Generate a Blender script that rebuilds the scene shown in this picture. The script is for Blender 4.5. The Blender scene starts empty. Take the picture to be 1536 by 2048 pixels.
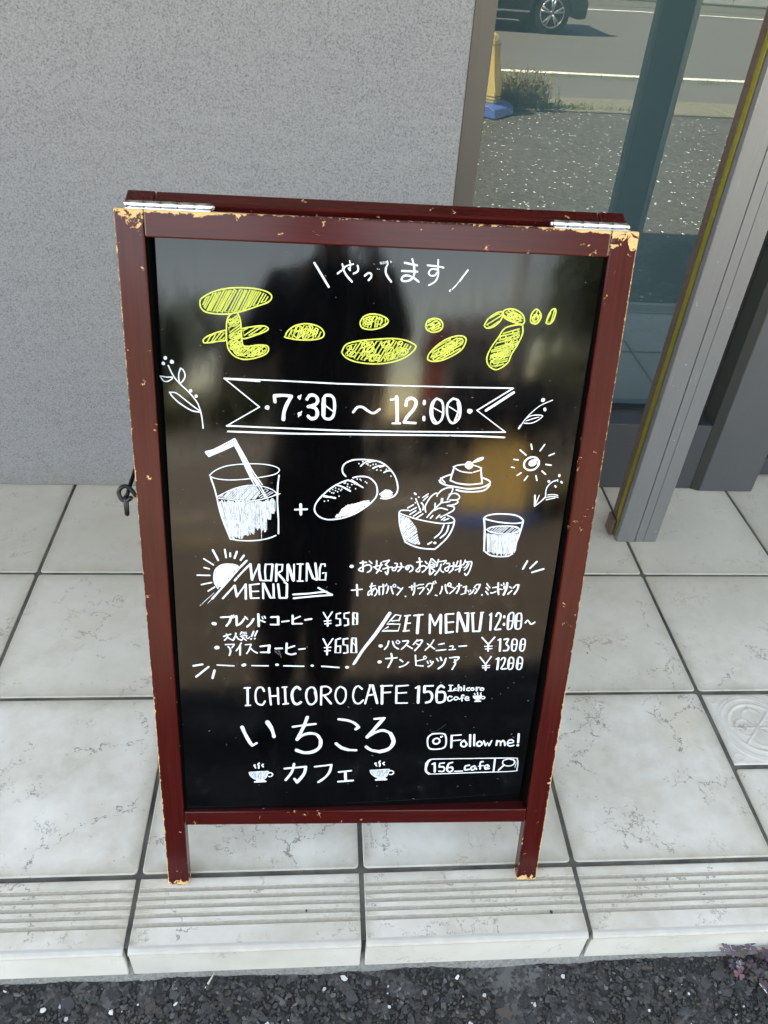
import bpy, bmesh, math, random
from mathutils import Vector, Matrix, noise
rnd = random.Random(7)
SC = bpy.context.scene
COL = SC.collection

# ---------------------------------------------------------------- camera, world, sun, exposure
F_PX = 1555.19                      # focal length in photo pixels (photo 1536 x 2048)
WS = 1.45                           # everything is laid out in units of two thirds of a metre and scaled to metres at the end
CAM = Vector((-0.06283, -0.53694, 1.05151))
A, B, C_ = 0.906918, -0.105923, 0.075069
CAM_R = Matrix.Rotation(B, 3, 'Z') @ Matrix.Rotation(A, 3, 'X') @ Matrix.Rotation(C_, 3, 'Z')
cd = bpy.data.cameras.new('camera'); cam = bpy.data.objects.new('camera', cd); COL.objects.link(cam)
cd.sensor_fit = 'VERTICAL'; cd.sensor_height = 32.0; cd.lens = 32.0 * F_PX / 2048.0
cd.clip_start = 0.02; cd.clip_end = 600
cam.matrix_world = Matrix.Translation(CAM * WS) @ CAM_R.to_4x4()
SC.camera = cam

SUN_EL = math.radians(52); SUN_H = Vector((-0.97, 0.24, 0)).normalized()
SUN = Vector((SUN_H.x * math.cos(SUN_EL), SUN_H.y * math.cos(SUN_EL), math.sin(SUN_EL)))
w = bpy.data.worlds.new('World'); SC.world = w; w.use_nodes = True
nt = w.node_tree; nt.nodes.clear()
out = nt.nodes.new('ShaderNodeOutputWorld'); bg = nt.nodes.new('ShaderNodeBackground')
sky = nt.nodes.new('ShaderNodeTexSky'); sky.sky_type = 'NISHITA'; sky.sun_disc = False
sky.sun_elevation = SUN_EL; sky.sun_rotation = math.atan2(SUN_H.x, SUN_H.y)
sky.air_density = 0.8; sky.dust_density = 0.0; sky.ozone_density = 1.5
bg.inputs[1].default_value = 0.15
nt.links.new(sky.outputs[0], bg.inputs[0]); nt.links.new(bg.outputs[0], out.inputs[0])
sl = bpy.data.lights.new('sun', 'SUN'); sl.energy = 5.0; sl.angle = math.radians(0.53); sl.color = (1.0, 0.975, 0.94)
so = bpy.data.objects.new('sun', sl); COL.objects.link(so)
so.rotation_euler = SUN.to_track_quat('Z', 'Y').to_euler(); so.location = (-3, 2, 8)
SC.view_settings.view_transform = 'Standard'; SC.view_settings.look = 'None'
SC.view_settings.exposure = 3.68; SC.view_settings.use_white_balance = True; SC.view_settings.white_balance_temperature = 12200; SC.view_settings.white_balance_tint = 14; SC.view_settings.gamma = 1; SC.view_settings.use_curve_mapping = False
SC.render.engine = 'CYCLES'
SC.cycles.max_bounces = 8; SC.cycles.transparent_max_bounces = 12
SC.cycles.use_denoising = True

# ---------------------------------------------------------------- object helpers
def tag(o, label=None, cat=None, group=None, kind=None):
    if label: o['label'] = label
    if cat: o['category'] = cat
    if group: o['group'] = group
    if kind: o['kind'] = kind
    return o
def thing(name, label, cat, loc=(0, 0, 0), group=None, mat=None):
    o = bpy.data.objects.new(name, None); COL.objects.link(o)
    o.empty_display_size = 0.1
    o.location = loc
    if mat is not None: o.matrix_world = mat
    return tag(o, label, cat, group)
def mesh(name, bm, mats, smooth=False):
    me = bpy.data.meshes.new(name)
    if isinstance(bm, bmesh.types.BMesh):
        bmesh.ops.recalc_face_normals(bm, faces=bm.faces[:]) if not bm.get('keep') else None
        bm.to_mesh(me); bm.free()
    else:
        me.from_pydata(bm[0], [], bm[1]); me.update()
    for m in (mats if isinstance(mats, (list, tuple)) else [mats]): me.materials.append(m)
    if smooth:
        for p in me.polygons: p.use_smooth = True
    return me
class BM:
    """A thin wrapper collecting shapes in one bmesh."""
    def __init__(s): s.b = bmesh.new(); s.mi = 0
    def box(s, x0, x1, y0, y1, z0, z1, bev=0.0, seg=1, M=None, mi=None):
        r = bmesh.ops.create_cube(s.b, size=1)
        vs = r['verts']
        for v in vs:
            v.co = Vector((x0 if v.co.x < 0 else x1, y0 if v.co.y < 0 else y1, z0 if v.co.z < 0 else z1))
        fs = set(f for v in vs for f in v.link_faces)
        if bev > 0:
            es = set(e for v in vs for e in v.link_edges)
            g = bmesh.ops.bevel(s.b, geom=list(es), offset=bev, segments=seg, profile=0.5, affect='EDGES')
            fs = set(f for f in s.b.faces if f.is_valid and f in set(g['faces']) or f in fs and f.is_valid)
            vs = list(set(v for f in fs for v in f.verts))
        if M is not None:
            for v in vs: v.co = M @ v.co
        if mi is not None:
            for f in fs:
                if f.is_valid: f.material_index = mi
        return vs
    def cyl(s, p0, p1, r, n=12, r2=None, caps=True, mi=None):
        p0, p1 = Vector(p0), Vector(p1); d = p1 - p0
        M = Matrix.Translation((p0 + p1) / 2) @ d.to_track_quat('Z', 'Y').to_matrix().to_4x4()
        g = bmesh.ops.create_cone(s.b, cap_ends=caps, segments=n, radius1=r, radius2=(r if r2 is None else r2), depth=d.length, matrix=M)
        if mi is not None:
            for f in set(f for v in g['verts'] for f in v.link_faces): f.material_index = mi
        return g['verts']
    def tube(s, pts, r, n=8, closed=False):
        pts = [Vector(p) for p in pts]; rings = []; N = len(pts)
        up = Vector((0.13, 0.21, 0.97)); prev = None
        for i, p in enumerate(pts):
            a = pts[(i - 1) % N] if closed else pts[max(i - 1, 0)]
            b = pts[(i + 1) % N] if closed else pts[min(i + 1, N - 1)]
            t = (b - a).normalized()
            x = t.cross(up if prev is None else prev).normalized() if prev is None else (prev - t * prev.dot(t)).normalized()
            prev = x; y = t.cross(x)
            rr = r[i] if isinstance(r, (list, tuple)) else r
            rings.append([s.b.verts.new(p + rr * (math.cos(2 * math.pi * k / n) * x + math.sin(2 * math.pi * k / n) * y)) for k in range(n)])
        for i in range(N if closed else N - 1):
            q, w_ = rings[i], rings[(i + 1) % N]
            for k in range(n):
                s.b.faces.new((q[k], q[(k + 1) % n], w_[(k + 1) % n], w_[k]))
        if not closed:
            s.b.faces.new(rings[0][::-1]); s.b.faces.new(rings[-1])
    def prism(s, poly, axis, a, b, bev=0):
        """poly: 2D points; axis: 'x','y','z' extrusion axis."""
        def P(p, t):
            return {'x': (t, p[0], p[1]), 'y': (p[0], t, p[1]), 'z': (p[0], p[1], t)}[axis]
        v0 = [s.b.verts.new(P(p, a)) for p in poly]; v1 = [s.b.verts.new(P(p, b)) for p in poly]
        n = len(poly)
        fs = [s.b.faces.new(v0[::-1]), s.b.faces.new(v1)]
        for i in range(n): fs.append(s.b.faces.new((v0[i], v0[(i + 1) % n], v1[(i + 1) % n], v1[i])))
        if bev:
            es = list(set(e for f in fs for e in f.edges))
            bmesh.ops.bevel(s.b, geom=es, offset=bev, segments=2, profile=0.5, affect='EDGES')
        return v0 + v1
    def ball(s, c, r, sub=2, sc=(1, 1, 1)):
        g = bmesh.ops.create_icosphere(s.b, subdivisions=sub, radius=r)
        for v in g['verts']: v.co = Vector((v.co.x * sc[0], v.co.y * sc[1], v.co.z * sc[2])) + Vector(c)
        return g['verts']
def obj(name, bm, mats, parent=None, smooth=False, local=True):
    """bm: BM / bmesh / (verts, faces). Coordinates are world unless local=True with a parent whose frame is used."""
    if isinstance(bm, BM): bm = bm.b
    if isinstance(bm, bmesh.types.BMesh):
        me = bpy.data.meshes.new(name)
        bmesh.ops.recalc_face_normals(bm, faces=bm.faces[:])
        if parent is not None and not local:
            inv = parent.matrix_basis.inverted(); bm.transform(inv)
        bm.to_mesh(me); bm.free()
    else:
        me = bpy.data.meshes.new(name); vs = bm[0]
        if parent is not None and not local:
            inv = parent.matrix_basis.inverted(); vs = [inv @ Vector(v) for v in vs]
        me.from_pydata([tuple(v) for v in vs], [], bm[1]); me.update()
    for m in (mats if isinstance(mats, (list, tuple)) else [mats]): me.materials.append(m)
    if smooth:
        for p in me.polygons: p.use_smooth = True
    o = bpy.data.objects.new(name, me); COL.objects.link(o)
    if parent is not None: o.parent = parent
    return o
def wobj(name, bm, mats, parent=None, smooth=False):
    return obj(name, bm, mats, parent, smooth, local=False)
def inst(src, parent=None, loc=None, rz=None, mat=None):
    c = src.copy(); COL.objects.link(c)
    if parent is not None: c.parent = parent
    if loc is not None: c.location = loc
    if rz is not None: c.rotation_euler = (0, 0, rz)
    if mat is not None: c.matrix_world = mat
    return c
def copy_tree(o, parent=None):
    c = o.copy(); COL.objects.link(c); c.parent = parent
    for ch in list(o.children): copy_tree(ch, c)
    return c

# ---------------------------------------------------------------- material helpers
class NT:
    def __init__(s, name):
        s.m = bpy.data.materials.new(name); s.m.use_nodes = True; s.t = s.m.node_tree
        s.p = s.t.nodes['Principled BSDF']; s.o = s.t.nodes['Material Output']
    def n(s, typ, **k):
        nd = s.t.nodes.new('ShaderNode' + typ)
        for a, b in k.items(): setattr(nd, a, b)
        return nd
    def l(s, a, b): s.t.links.new(a, b)
    def set(s, **k):
        for a, b in k.items():
            a = a.replace('_', ' ')
            s.p.inputs[a].default_value = b
    def coord(s, rand=False, scale=(1, 1, 1), kind='Object'):
        tc = s.n('TexCoord'); src = tc.outputs[kind]
        if rand:
            oi = s.n('ObjectInfo'); mul = s.n('VectorMath', operation='MULTIPLY_ADD')
            cmb = s.n('CombineXYZ')
            for i, f in enumerate((37.0, 71.0, 13.0)):
                mt = s.n('Math', operation='MULTIPLY'); mt.inputs[1].default_value = f
                s.l(oi.outputs['Random'], mt.inputs[0]); s.l(mt.outputs[0], cmb.inputs[i])
            add = s.n('VectorMath', operation='ADD'); s.l(src, add.inputs[0]); s.l(cmb.outputs[0], add.inputs[1]); src = add.outputs[0]
        mp = s.n('Mapping'); mp.inputs['Scale'].default_value = scale; s.l(src, mp.inputs[0])
        return mp.outputs[0]
    def noise(s, co, scale, detail=3, rough=0.55, dist=0.0):
        nd = s.n('TexNoise'); nd.inputs['Scale'].default_value = scale; nd.inputs['Detail'].default_value = detail
        nd.inputs['Roughness'].default_value = rough; nd.inputs['Distortion'].default_value = dist; s.l(co, nd.inputs['Vector'])
        return nd
    def ramp(s, fac, stops, interp='LINEAR'):
        r = s.n('ValToRGB'); cr = r.color_ramp; cr.interpolation = interp
        while len(cr.elements) < len(stops): cr.elements.new(0.5)
        for e, (p, c) in zip(cr.elements, stops):
            e.position = p; e.color = (c, c, c, 1) if isinstance(c, (int, float)) else (*c, 1)
        s.l(fac, r.inputs[0]); return r.outputs[0]
    def mix(s, fac, a, b, mode='MIX'):
        m = s.n('Mix', data_type='RGBA', blend_type=mode)
        if isinstance(fac, (int, float)): m.inputs[0].default_value = fac
        else: s.l(fac, m.inputs[0])
        for i, v in ((6, a), (7, b)):
            if isinstance(v, tuple): m.inputs[i].default_value = (*v, 1)
            else: s.l(v, m.inputs[i])
        return m.outputs[2]
    def math(s, op, a, b=0.5, c=None):
        m = s.n('Math', operation=op)
        for i, v in enumerate((a, b) if c is None else (a, b, c)):
            if isinstance(v, (int, float)): m.inputs[i].default_value = v
            else: s.l(v, m.inputs[i])
        return m.outputs[0]
    def bump(s, h, strength=0.3, dist=0.001):
        b = s.n('Bump'); b.inputs['Strength'].default_value = strength; b.inputs['Distance'].default_value = dist
        s.l(h, b.inputs['Height']); s.l(b.outputs[0], s.p.inputs['Normal']); return b
def plain(name, col, rough=0.5, metal=0.0, var=0.12, scale=40, bump=0.0, spec=0.5):
    k = NT(name); co = k.coord(); nz = k.noise(co, scale, 4)
    c = k.ramp(nz.outputs[0], [(0.3, tuple(x * (1 - var) for x in col)), (0.7, tuple(min(1, x * (1 + var)) for x in col))])
    k.l(c, k.p.inputs['Base Color']); k.set(Roughness=rough, Metallic=metal, Specular_IOR_Level=spec)
    if bump: k.bump(nz.outputs[0], bump, 0.002)
    return k.m
M = {}
def mats():
    # --- glazed stone-look tile
    for nm_, key_ in (('tile_stone', 'tile'), ('riser_stone', 'riser')):
        k = NT(nm_); co = k.coord(rand=True)
        n1 = k.noise(co, 9, 5, 0.6); n2 = k.noise(co, 45, 4, 0.6)
        c = k.mix(k.ramp(n1.outputs[0], [(0.35, 0.0), (0.68, 1.0)]), (0.44, 0.398, 0.328), (0.61, 0.58, 0.52))
        c = k.mix(k.ramp(n2.outputs[0], [(0.3, 0.0), (0.75, 0.45)]), c, (0.68, 0.655, 0.61))
        st = k.noise(co, 5.5, 3, 0.5); c = k.mix(k.ramp(st.outputs[0], [(0.63, 0.0), (0.74, 0.35)]), c, (0.50, 0.42, 0.30))
        # crackle lines: cell borders bent by noise, broken up by a mask
        wn = k.noise(co, 26, 5, 0.7); wv = k.n('VectorMath', operation='MULTIPLY_ADD'); k.l(wn.outputs[1], wv.inputs[0]); wv.inputs[1].default_value = (0.075,) * 3; k.l(co, wv.inputs[2])
        vo = k.n('TexVoronoi', feature='DISTANCE_TO_EDGE'); vo.inputs['Scale'].default_value = 7.5; k.l(wv.outputs[0], vo.inputs['Vector'])
        line = k.ramp(vo.outputs[0], [(0.0, 1.0), (0.006, 0.9), (0.0135, 0.0)])
        mk = k.noise(co, 11, 3, 0.6); m1 = k.ramp(mk.outputs[0], [(0.485, 0.0), (0.55, 1.0)])
        mk2 = k.noise(co, 160, 2, 0.6); m2 = k.ramp(mk2.outputs[0], [(0.40, 0.0), (0.5, 1.0)])
        cr = k.math('MULTIPLY', k.math('MULTIPLY', line, m1), m2)
        vo2 = k.n('TexVoronoi', feature='DISTANCE_TO_EDGE'); vo2.inputs['Scale'].default_value = 38; k.l(wv.outputs[0], vo2.inputs['Vector'])
        l2 = k.ramp(vo2.outputs[0], [(0.0, 1.0), (0.02, 0.7), (0.05, 0.0)])
        mk3 = k.noise(co, 14, 3, 0.6); m3 = k.ramp(mk3.outputs[0], [(0.575, 0.0), (0.63, 0.9)])
        cr2 = k.math('MULTIPLY', k.math('MULTIPLY', l2, m3), m2)
        sp = k.n('TexVoronoi'); sp.inputs['Scale'].default_value = 60; k.l(co, sp.inputs['Vector'])
        spk = k.ramp(sp.outputs['Distance'], [(0.0, 0.7), (0.07, 0.5), (0.11, 0.0)])
        mk4 = k.noise(co, 21, 2); spk = k.math('MULTIPLY', spk, k.ramp(mk4.outputs[0], [(0.52, 0.0), (0.58, 1.0)]))
        crk = k.math('MAXIMUM', k.math('MAXIMUM', cr, cr2), spk)
        c = k.mix(k.math('MULTIPLY', crk, 0.84), c, (0.11, 0.095, 0.08))
        # grime gathering along the tile edges and towards the wall
        tc2 = k.n('TexCoord'); sx = k.n('SeparateXYZ'); k.l(tc2.outputs['Generated'], sx.inputs[0])
        bl = k.noise(co, 3.2, 4, 0.6, 0.8); c = k.mix(k.ramp(bl.outputs[0], [(0.46, 0.0), (0.66, 0.42)]), c, (0.37, 0.33, 0.26))
        dx_ = k.math('MINIMUM', sx.outputs[0], k.math('SUBTRACT', 1.0, sx.outputs[0])); dy_ = k.math('MINIMUM', sx.outputs[1], k.math('SUBTRACT', 1.0, sx.outputs[1]))
        gn = k.noise(co, 30, 4, 0.65); dd = k.math('ADD', k.math('MINIMUM', dx_, dy_), k.math('MULTIPLY', k.math('SUBTRACT', gn.outputs[0], 0.5), 0.09))
        if key_ == 'riser': c = k.mix(0.5, c, (0.33, 0.345, 0.36))  # riser copy of the tile, dimmed and blued in colour for the light it catches
        if key_ == 'tile': c = k.mix(k.ramp(dd, [(0.0, 0.60), (0.03, 0.28), (0.08, 0.0)]), c, (0.25, 0.22, 0.16))
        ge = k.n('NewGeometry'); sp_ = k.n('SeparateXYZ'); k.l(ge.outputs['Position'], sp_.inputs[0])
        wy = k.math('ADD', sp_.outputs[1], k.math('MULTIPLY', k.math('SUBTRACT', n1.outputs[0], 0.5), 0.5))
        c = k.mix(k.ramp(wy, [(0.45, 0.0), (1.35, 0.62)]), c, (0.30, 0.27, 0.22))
        oi = k.n('ObjectInfo'); c = k.mix(k.math('MULTIPLY', oi.outputs['Random'], 0.22), c, (0.56, 0.53, 0.46))
        k.l(c, k.p.inputs['Base Color'])
        k.set(Specular_IOR_Level=0.45)
        k.l(k.ramp(n2.outputs[0], [(0.3, 0.42), (0.7, 0.58)]), k.p.inputs['Roughness'])
        hh = k.math('SUBTRACT', k.math('MULTIPLY', k.noise(co, 120, 4, 0.6).outputs[0], 0.35), k.math('MULTIPLY', crk, 0.8))
        k.bump(hh, 0.35, 0.0012); M[key_] = k.m
    M['tile_edge'] = plain('tile_lip', (0.36, 0.345, 0.315), 0.45, var=0.06, scale=60)
    M['groove'] = plain('groove_beige', (0.36, 0.325, 0.265), 0.7, var=0.12, scale=180)
    k = NT('grout'); co = k.coord(); n = k.noise(co, 300, 3); n2 = k.noise(co, 14, 3)
    c = k.mix(k.ramp(n2.outputs[0], [(.35, 0.0), (.65, 1.0)]), (0.035, 0.033, 0.027), (0.145, 0.14, 0.12)); c = k.mix(k.math('MULTIPLY', n.outputs[0], 0.6), c, (0.05, 0.05, 0.045))
    k.l(c, k.p.inputs['Base Color']); k.set(Roughness=0.95); k.bump(n.outputs[0], 0.6, 0.001); M['grout'] = k.m
    k = NT('concrete_edge'); co = k.coord(); n = k.noise(co, 200, 5, 0.7)
    k.l(k.ramp(n.outputs[0], [(0.3, (0.08, 0.08, 0.075)), (0.7, (0.2, 0.2, 0.19))]), k.p.inputs['Base Color']); k.set(Roughness=0.95); k.bump(n.outputs[0], 0.6, 0.002); M['mortar'] = k.m
    # --- stucco
    k = NT('grey_stucco'); co = k.coord(); f = k.noise(co, 330, 5, 0.85); g = k.noise(co, 6, 3); hs = k.noise(k.coord(scale=(3, 3, 22)), 3.5, 4, 0.6)
    c = k.mix(k.ramp(f.outputs[0], [(0.36, 0.0), (0.46, 0.6), (0.58, 1.0)]), (0.05, 0.05, 0.055), (0.190, 0.198, 0.210))
    sp = k.noise(co, 800, 2, 0.6); c = k.mix(k.ramp(sp.outputs[0], [(0.66, 0.0), (0.74, 0.55)]), c, (0.34, 0.34, 0.37))
    c = k.mix(k.math('MULTIPLY', g.outputs[0], 0.3), c, (0.20, 0.196, 0.196), 'MIX')
    c = k.mix(k.ramp(hs.outputs[0], [(0.35, 0.0), (0.7, 0.15)]), c, (0.24, 0.24, 0.25))
    tcw = k.n('TexCoord'); sw = k.n('SeparateXYZ'); k.l(tcw.outputs['Object'], sw.inputs[0]); sn = k.noise(k.coord(scale=(1, 1, .4)), 18, 5, 0.7)
    hz = k.math('ADD', sw.outputs[2], k.math('MULTIPLY', k.math('SUBTRACT', sn.outputs[0], 0.5), 0.09)); c = k.mix(k.ramp(hz, [(0.0, 0.55), (0.012, 0.3), (0.06, 0.0)]), c, (0.13, 0.12, 0.10))
    k.l(c, k.p.inputs['Base Color']); k.set(Roughness=0.9, Specular_IOR_Level=0.2)
    k.bump(k.math('ADD', f.outputs[0], k.math('MULTIPLY', sp.outputs[0], 0.6)), 0.7, 0.0022); M['stucco'] = k.m
    # --- metals
    def brushed(name, col, rough, metal, ax=(60, 60, 1.2), chips=0.0):
        k = NT(name); co = k.coord(scale=ax); n = k.noise(co, 9, 4, 0.6); g = k.noise(k.coord(), 7, 3)
        c = k.ramp(n.outputs[0], [(0.25, tuple(x * 0.93 for x in col)), (0.75, tuple(x * 1.07 for x in col))])
        c = k.mix(k.math('MULTIPLY', g.outputs[0], 0.3), c, tuple(x * 0.7 for x in col))
        if chips:
            sp = k.noise(k.coord(), 95, 3, 0.6); mk = k.noise(k.coord(), 9, 2)
            s_ = k.math('MULTIPLY', k.ramp(sp.outputs[0], [(0.70, 0.0), (0.73, 1.0)]), k.ramp(mk.outputs[0], [(0.5, 0.0), (0.62, 1.0)]))
            c = k.mix(k.math('MULTIPLY', s_, chips), c, (0.5, 0.5, 0.48))
            sc = k.noise(k.coord(scale=(240, 240, 12)), 1.0, 3, 0.7); c = k.mix(k.ramp(sc.outputs[0], [(0.66, 0.0), (0.78, 0.35)]), c, (0.42, 0.42, 0.42))
        k.l(c, k.p.inputs['Base Color']); k.set(Roughness=rough, Metallic=metal)
        k.bump(n.outputs[0], 0.05, 0.001); return k.m
    M['alu'] = brushed('grey_aluminium', (0.064, 0.070, 0.076), 0.42, 0.35, chips=0.0)
    M['alu_post'] = brushed('worn_grey_aluminium', (0.135, 0.142, 0.148), 0.42, 0.3, chips=0.9)
    M['alu_warm'] = brushed('warm_grey_aluminium', (0.062, 0.058, 0.053), 0.45, 0.3)
    M['alu_h'] = brushed('grey_aluminium_rail', (0.042, 0.047, 0.054), 0.42, 0.35, ax=(1.2, 60, 60))
    M['dark'] = plain('dark_rubber', (0.012, 0.012, 0.012), 0.6)
    M['jamb'] = brushed('shaded_jamb', (0.010, 0.012, 0.010), 0.6, 0.0)  # aluminium side face, its shade put into the near-black colour
    M['yellow_strip'] = plain('yellow_strip', (0.125, 0.108, 0.008), 0.5, var=0.18, scale=90)
    M['brown_strip'] = plain('brown_brush_strip', (0.055, 0.034, 0.028), 0.8, var=0.35, scale=160)
    M['hinge'] = plain('hinge_steel', (0.62, 0.63, 0.64), 0.22, 1.0, var=0.04)
    M['iron'] = plain('black_iron', (0.012, 0.012, 0.014), 0.38, 0.6, var=0.4, scale=220, bump=0.15)
    # --- glass
    k = NT('window_glass'); k.t.nodes.remove(k.p)
    tr = k.n('BsdfTransparent'); tr.inputs[0].default_value = (0.62, 0.74, 0.76, 1)
    gl = k.n('BsdfGlossy'); gl.inputs['Roughness'].default_value = 0.0; gl.inputs[0].default_value = (0.74, 0.90, 0.98, 1)
    wv = k.noise(k.coord(), 3.0, 1); bp = k.n('Bump'); bp.inputs['Strength'].default_value = 0.02; bp.inputs['Distance'].default_value = 0.01; k.l(wv.outputs[0], bp.inputs['Height']); k.l(bp.outputs[0], gl.inputs['Normal'])
    fr = k.n('Fresnel'); fr.inputs[0].default_value = 1.52; ge = k.n('NewGeometry')
    f = k.math('MULTIPLY', k.math('MULTIPLY', fr.outputs[0], 2.0), k.math('SUBTRACT', 1.0, ge.outputs['Backfacing']))
    f = k.math('MINIMUM', f, 1.0)
    mx = k.n('MixShader'); k.l(f, mx.inputs[0]); k.l(tr.outputs[0], mx.inputs[1]); k.l(gl.outputs[0], mx.inputs[2]); k.l(mx.outputs[0], k.o.inputs[0]); M['glass'] = k.m
    # --- board paint with worn edges ("wear" attribute is how rubbed each spot is)
    k = NT('red_lacquer'); co = k.coord(); at = k.n('Attribute', attribute_name='wear')
    gr = k.n('Attribute', attribute_name='along')          # 0 = grain along local z, 1 = along local x
    ga = k.noise(k.coord(scale=(260, 260, 9)), 1.0, 4, 0.6); gb = k.noise(k.coord(scale=(9, 260, 260)), 1.0, 4, 0.6)
    g = k.mix(gr.outputs['Fac'], ga.outputs[0], gb.outputs[0])
    c = k.ramp(g, [(0.25, (0.028, 0.0024, 0.0022)), (0.75, (0.056, 0.0050, 0.0042))])
    n1 = k.noise(co, 95, 6, 0.68, 0.9); n2 = k.noise(co, 480, 3, 0.6)
    h = k.math('ADD', k.math('MULTIPLY', n1.outputs[0], 0.8), k.math('MULTIPLY', n2.outputs[0], 0.2))
    th = k.math('SUBTRACT', 0.86, k.math('MULTIPLY', at.outputs['Fac'], 0.55))
    chip = k.ramp(k.math('MULTIPLY', k.math('SUBTRACT', h, th), 60.0), [(0.0, 0.0), (0.6, 1.0)])
    # sparse nicks everywhere
    v = k.n('TexVoronoi'); v.inputs['Scale'].default_value = 62; v.inputs['Randomness'].default_value = 1.0
    wv = k.n('VectorMath', operation='MULTIPLY_ADD'); k.l(n1.outputs[1], wv.inputs[0]); wv.inputs[1].default_value = (0.030,) * 3; k.l(co, wv.inputs[2]); k.l(wv.outputs[0], v.inputs['Vector'])
    nick = k.math('MULTIPLY', k.ramp(v.outputs['Distance'], [(0.095, 1.0), (0.115, 0.0)]), k.ramp(k.noise(co, 29, 2).outputs[0], [(0.49, 0.0), (0.53, 1.0)]))
    chip = k.math('MAXIMUM', chip, nick)
    wood = k.mix(k.noise(co, 300, 3).outputs[0], (0.40, 0.22, 0.09), (0.58, 0.36, 0.17))
    c = k.mix(chip, c, wood); k.l(c, k.p.inputs['Base Color'])
    k.l(k.math('ADD', 0.20, k.math('MULTIPLY', chip, 0.5)), k.p.inputs['Roughness']); k.set(Specular_IOR_Level=0.24)
    k.bump(k.math('SUBTRACT', k.math('MULTIPLY', g, 0.25), chip), 0.5, 0.0006); M['lacquer'] = k.m
    # --- glossy black writing panel
    k = NT('black_panel'); co = k.coord(); n = k.noise(co, 480, 2, 0.5)
    d = k.noise(co, 700, 3, 0.7); dm = k.noise(co, 9, 3); dust = k.math('MULTIPLY', k.ramp(d.outputs[0], [(0.60, 0.0), (0.78, 0.10)]), dm.outputs[0])
    d2 = k.noise(k.coord(scale=(1, 1, .3)), 34, 5, 0.7, 1.0); c = k.mix(dust, (0.0008, 0.0009, 0.0012), (0.15, 0.15, 0.15)); c = k.mix(k.ramp(d2.outputs[0], [(0.55, 0.0), (0.80, 0.02)]), c, (0.10, 0.10, 0.11)); k.l(c, k.p.inputs['Base Color'])
    k.set(Roughness=0.07, IOR=1.40, Specular_IOR_Level=0.5)
    sm_ = k.noise(k.coord(scale=(1, 1, .35)), 26, 5, 0.65, 1.2); k.l(k.ramp(sm_.outputs[0], [(0.45, 0.065), (0.72, 0.13)]), k.p.inputs['Roughness'])
    k.bump(n.outputs[0], 0.010, 0.001); M['panel'] = k.m
    M['recess'] = plain('recess_shade', (0.002, 0.002, 0.002), 1.0, spec=0.0)  # black that stands in for shade inside the frame recess
    def ink(name, a, b):
        k = NT(name); co = k.coord(); n = k.noise(co, 900, 3, 0.6); s = k.noise(k.coord(scale=(700, 700, 120)), 1.0, 2, 0.6)
        c = k.mix(k.ramp(k.math('MULTIPLY', k.math('ADD', n.outputs[0], s.outputs[0]), 0.5), [(0.34, 0.0), (0.52, 1.0)]), a, b)
        k.l(c, k.p.inputs['Base Color']); k.set(Roughness=0.55, Specular_IOR_Level=0.35); return k.m
    M['ink'] = ink('white_marker', (0.38, 0.43, 0.50), (0.52, 0.56, 0.61))
    M['ink_thin'] = ink('white_marker_streaky', (0.09, 0.11, 0.15), (0.43, 0.475, 0.53))
    M['ink_y'] = ink('yellow_marker', (0.23, 0.27, 0.04), (0.33, 0.375, 0.055))
    M['ink_y2'] = ink('yellow_marker_light', (0.30, 0.35, 0.05), (0.42, 0.47, 0.08))
    M['ink_dust'] = ink('marker_trace', (0.02, 0.02, 0.022), (0.06, 0.06, 0.065))
    # --- asphalt etc.
    k = NT('asphalt_lot'); co = k.coord(); v = k.n('TexVoronoi'); v.inputs['Scale'].default_value = 62; k.l(co, v.inputs['Vector'])
    wsp = k.n('SeparateColor'); k.l(v.outputs['Color'], wsp.inputs[0])
    base = k.mix(wsp.outputs[0], (0.030, 0.029, 0.027), (0.095, 0.092, 0.088)); g = k.noise(co, 1.1, 5, 0.65)
    base = k.mix(k.ramp(g.outputs[0], [(0.35, 0.0), (0.7, 0.6)]), base, (0.085, 0.085, 0.080))
    spk = k.math('MULTIPLY', k.ramp(wsp.outputs[1], [(0.95, 0.0), (0.96, 1.0)]), k.ramp(v.outputs['Distance'], [(0.3, 1.0), (0.5, 0.0)]))
    base = k.mix(spk, base, (0.85, 0.84, 0.82)); k.l(base, k.p.inputs['Base Color']); k.set(Roughness=0.9)
    k.bump(v.outputs['Distance'], 0.6, 0.006); M['lot'] = k.m
    k = NT('asphalt_road'); co = k.coord(); n = k.noise(co, 260, 3, 0.7); g = k.noise(k.coord(scale=(0.15, 1.2, 1)), 1.6, 4)
    c = k.mix(n.outputs[0], (0.085, 0.085, 0.085), (0.15, 0.15, 0.148)); c = k.mix(k.ramp(g.outputs[0], [(0.4, 0.0), (0.7, 0.5)]), c, (0.095, 0.095, 0.097))
    k.l(c, k.p.inputs['Base Color']); k.set(Roughness=0.85); k.bump(n.outputs[0], 0.4, 0.004); M['road'] = k.m
    M['line'] = plain('road_paint', (0.78, 0.78, 0.75), 0.6, var=0.08, scale=25)
    M['kerb'] = plain('kerb_concrete', (0.17, 0.16, 0.125), 0.9, var=0.25, scale=30, bump=0.5)
    M['kerb_dark'] = plain('gutter_concrete', (0.10, 0.10, 0.095), 0.9, var=0.25, scale=20, bump=0.4)
    M['white_wall'] = plain('white_block_wall', (0.62, 0.61, 0.57), 0.8, var=0.08, scale=6)
    k = NT('stone_chip'); at = k.n('Attribute', attribute_name='tone'); n = k.noise(k.coord(), 900, 3, 0.65)
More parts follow.
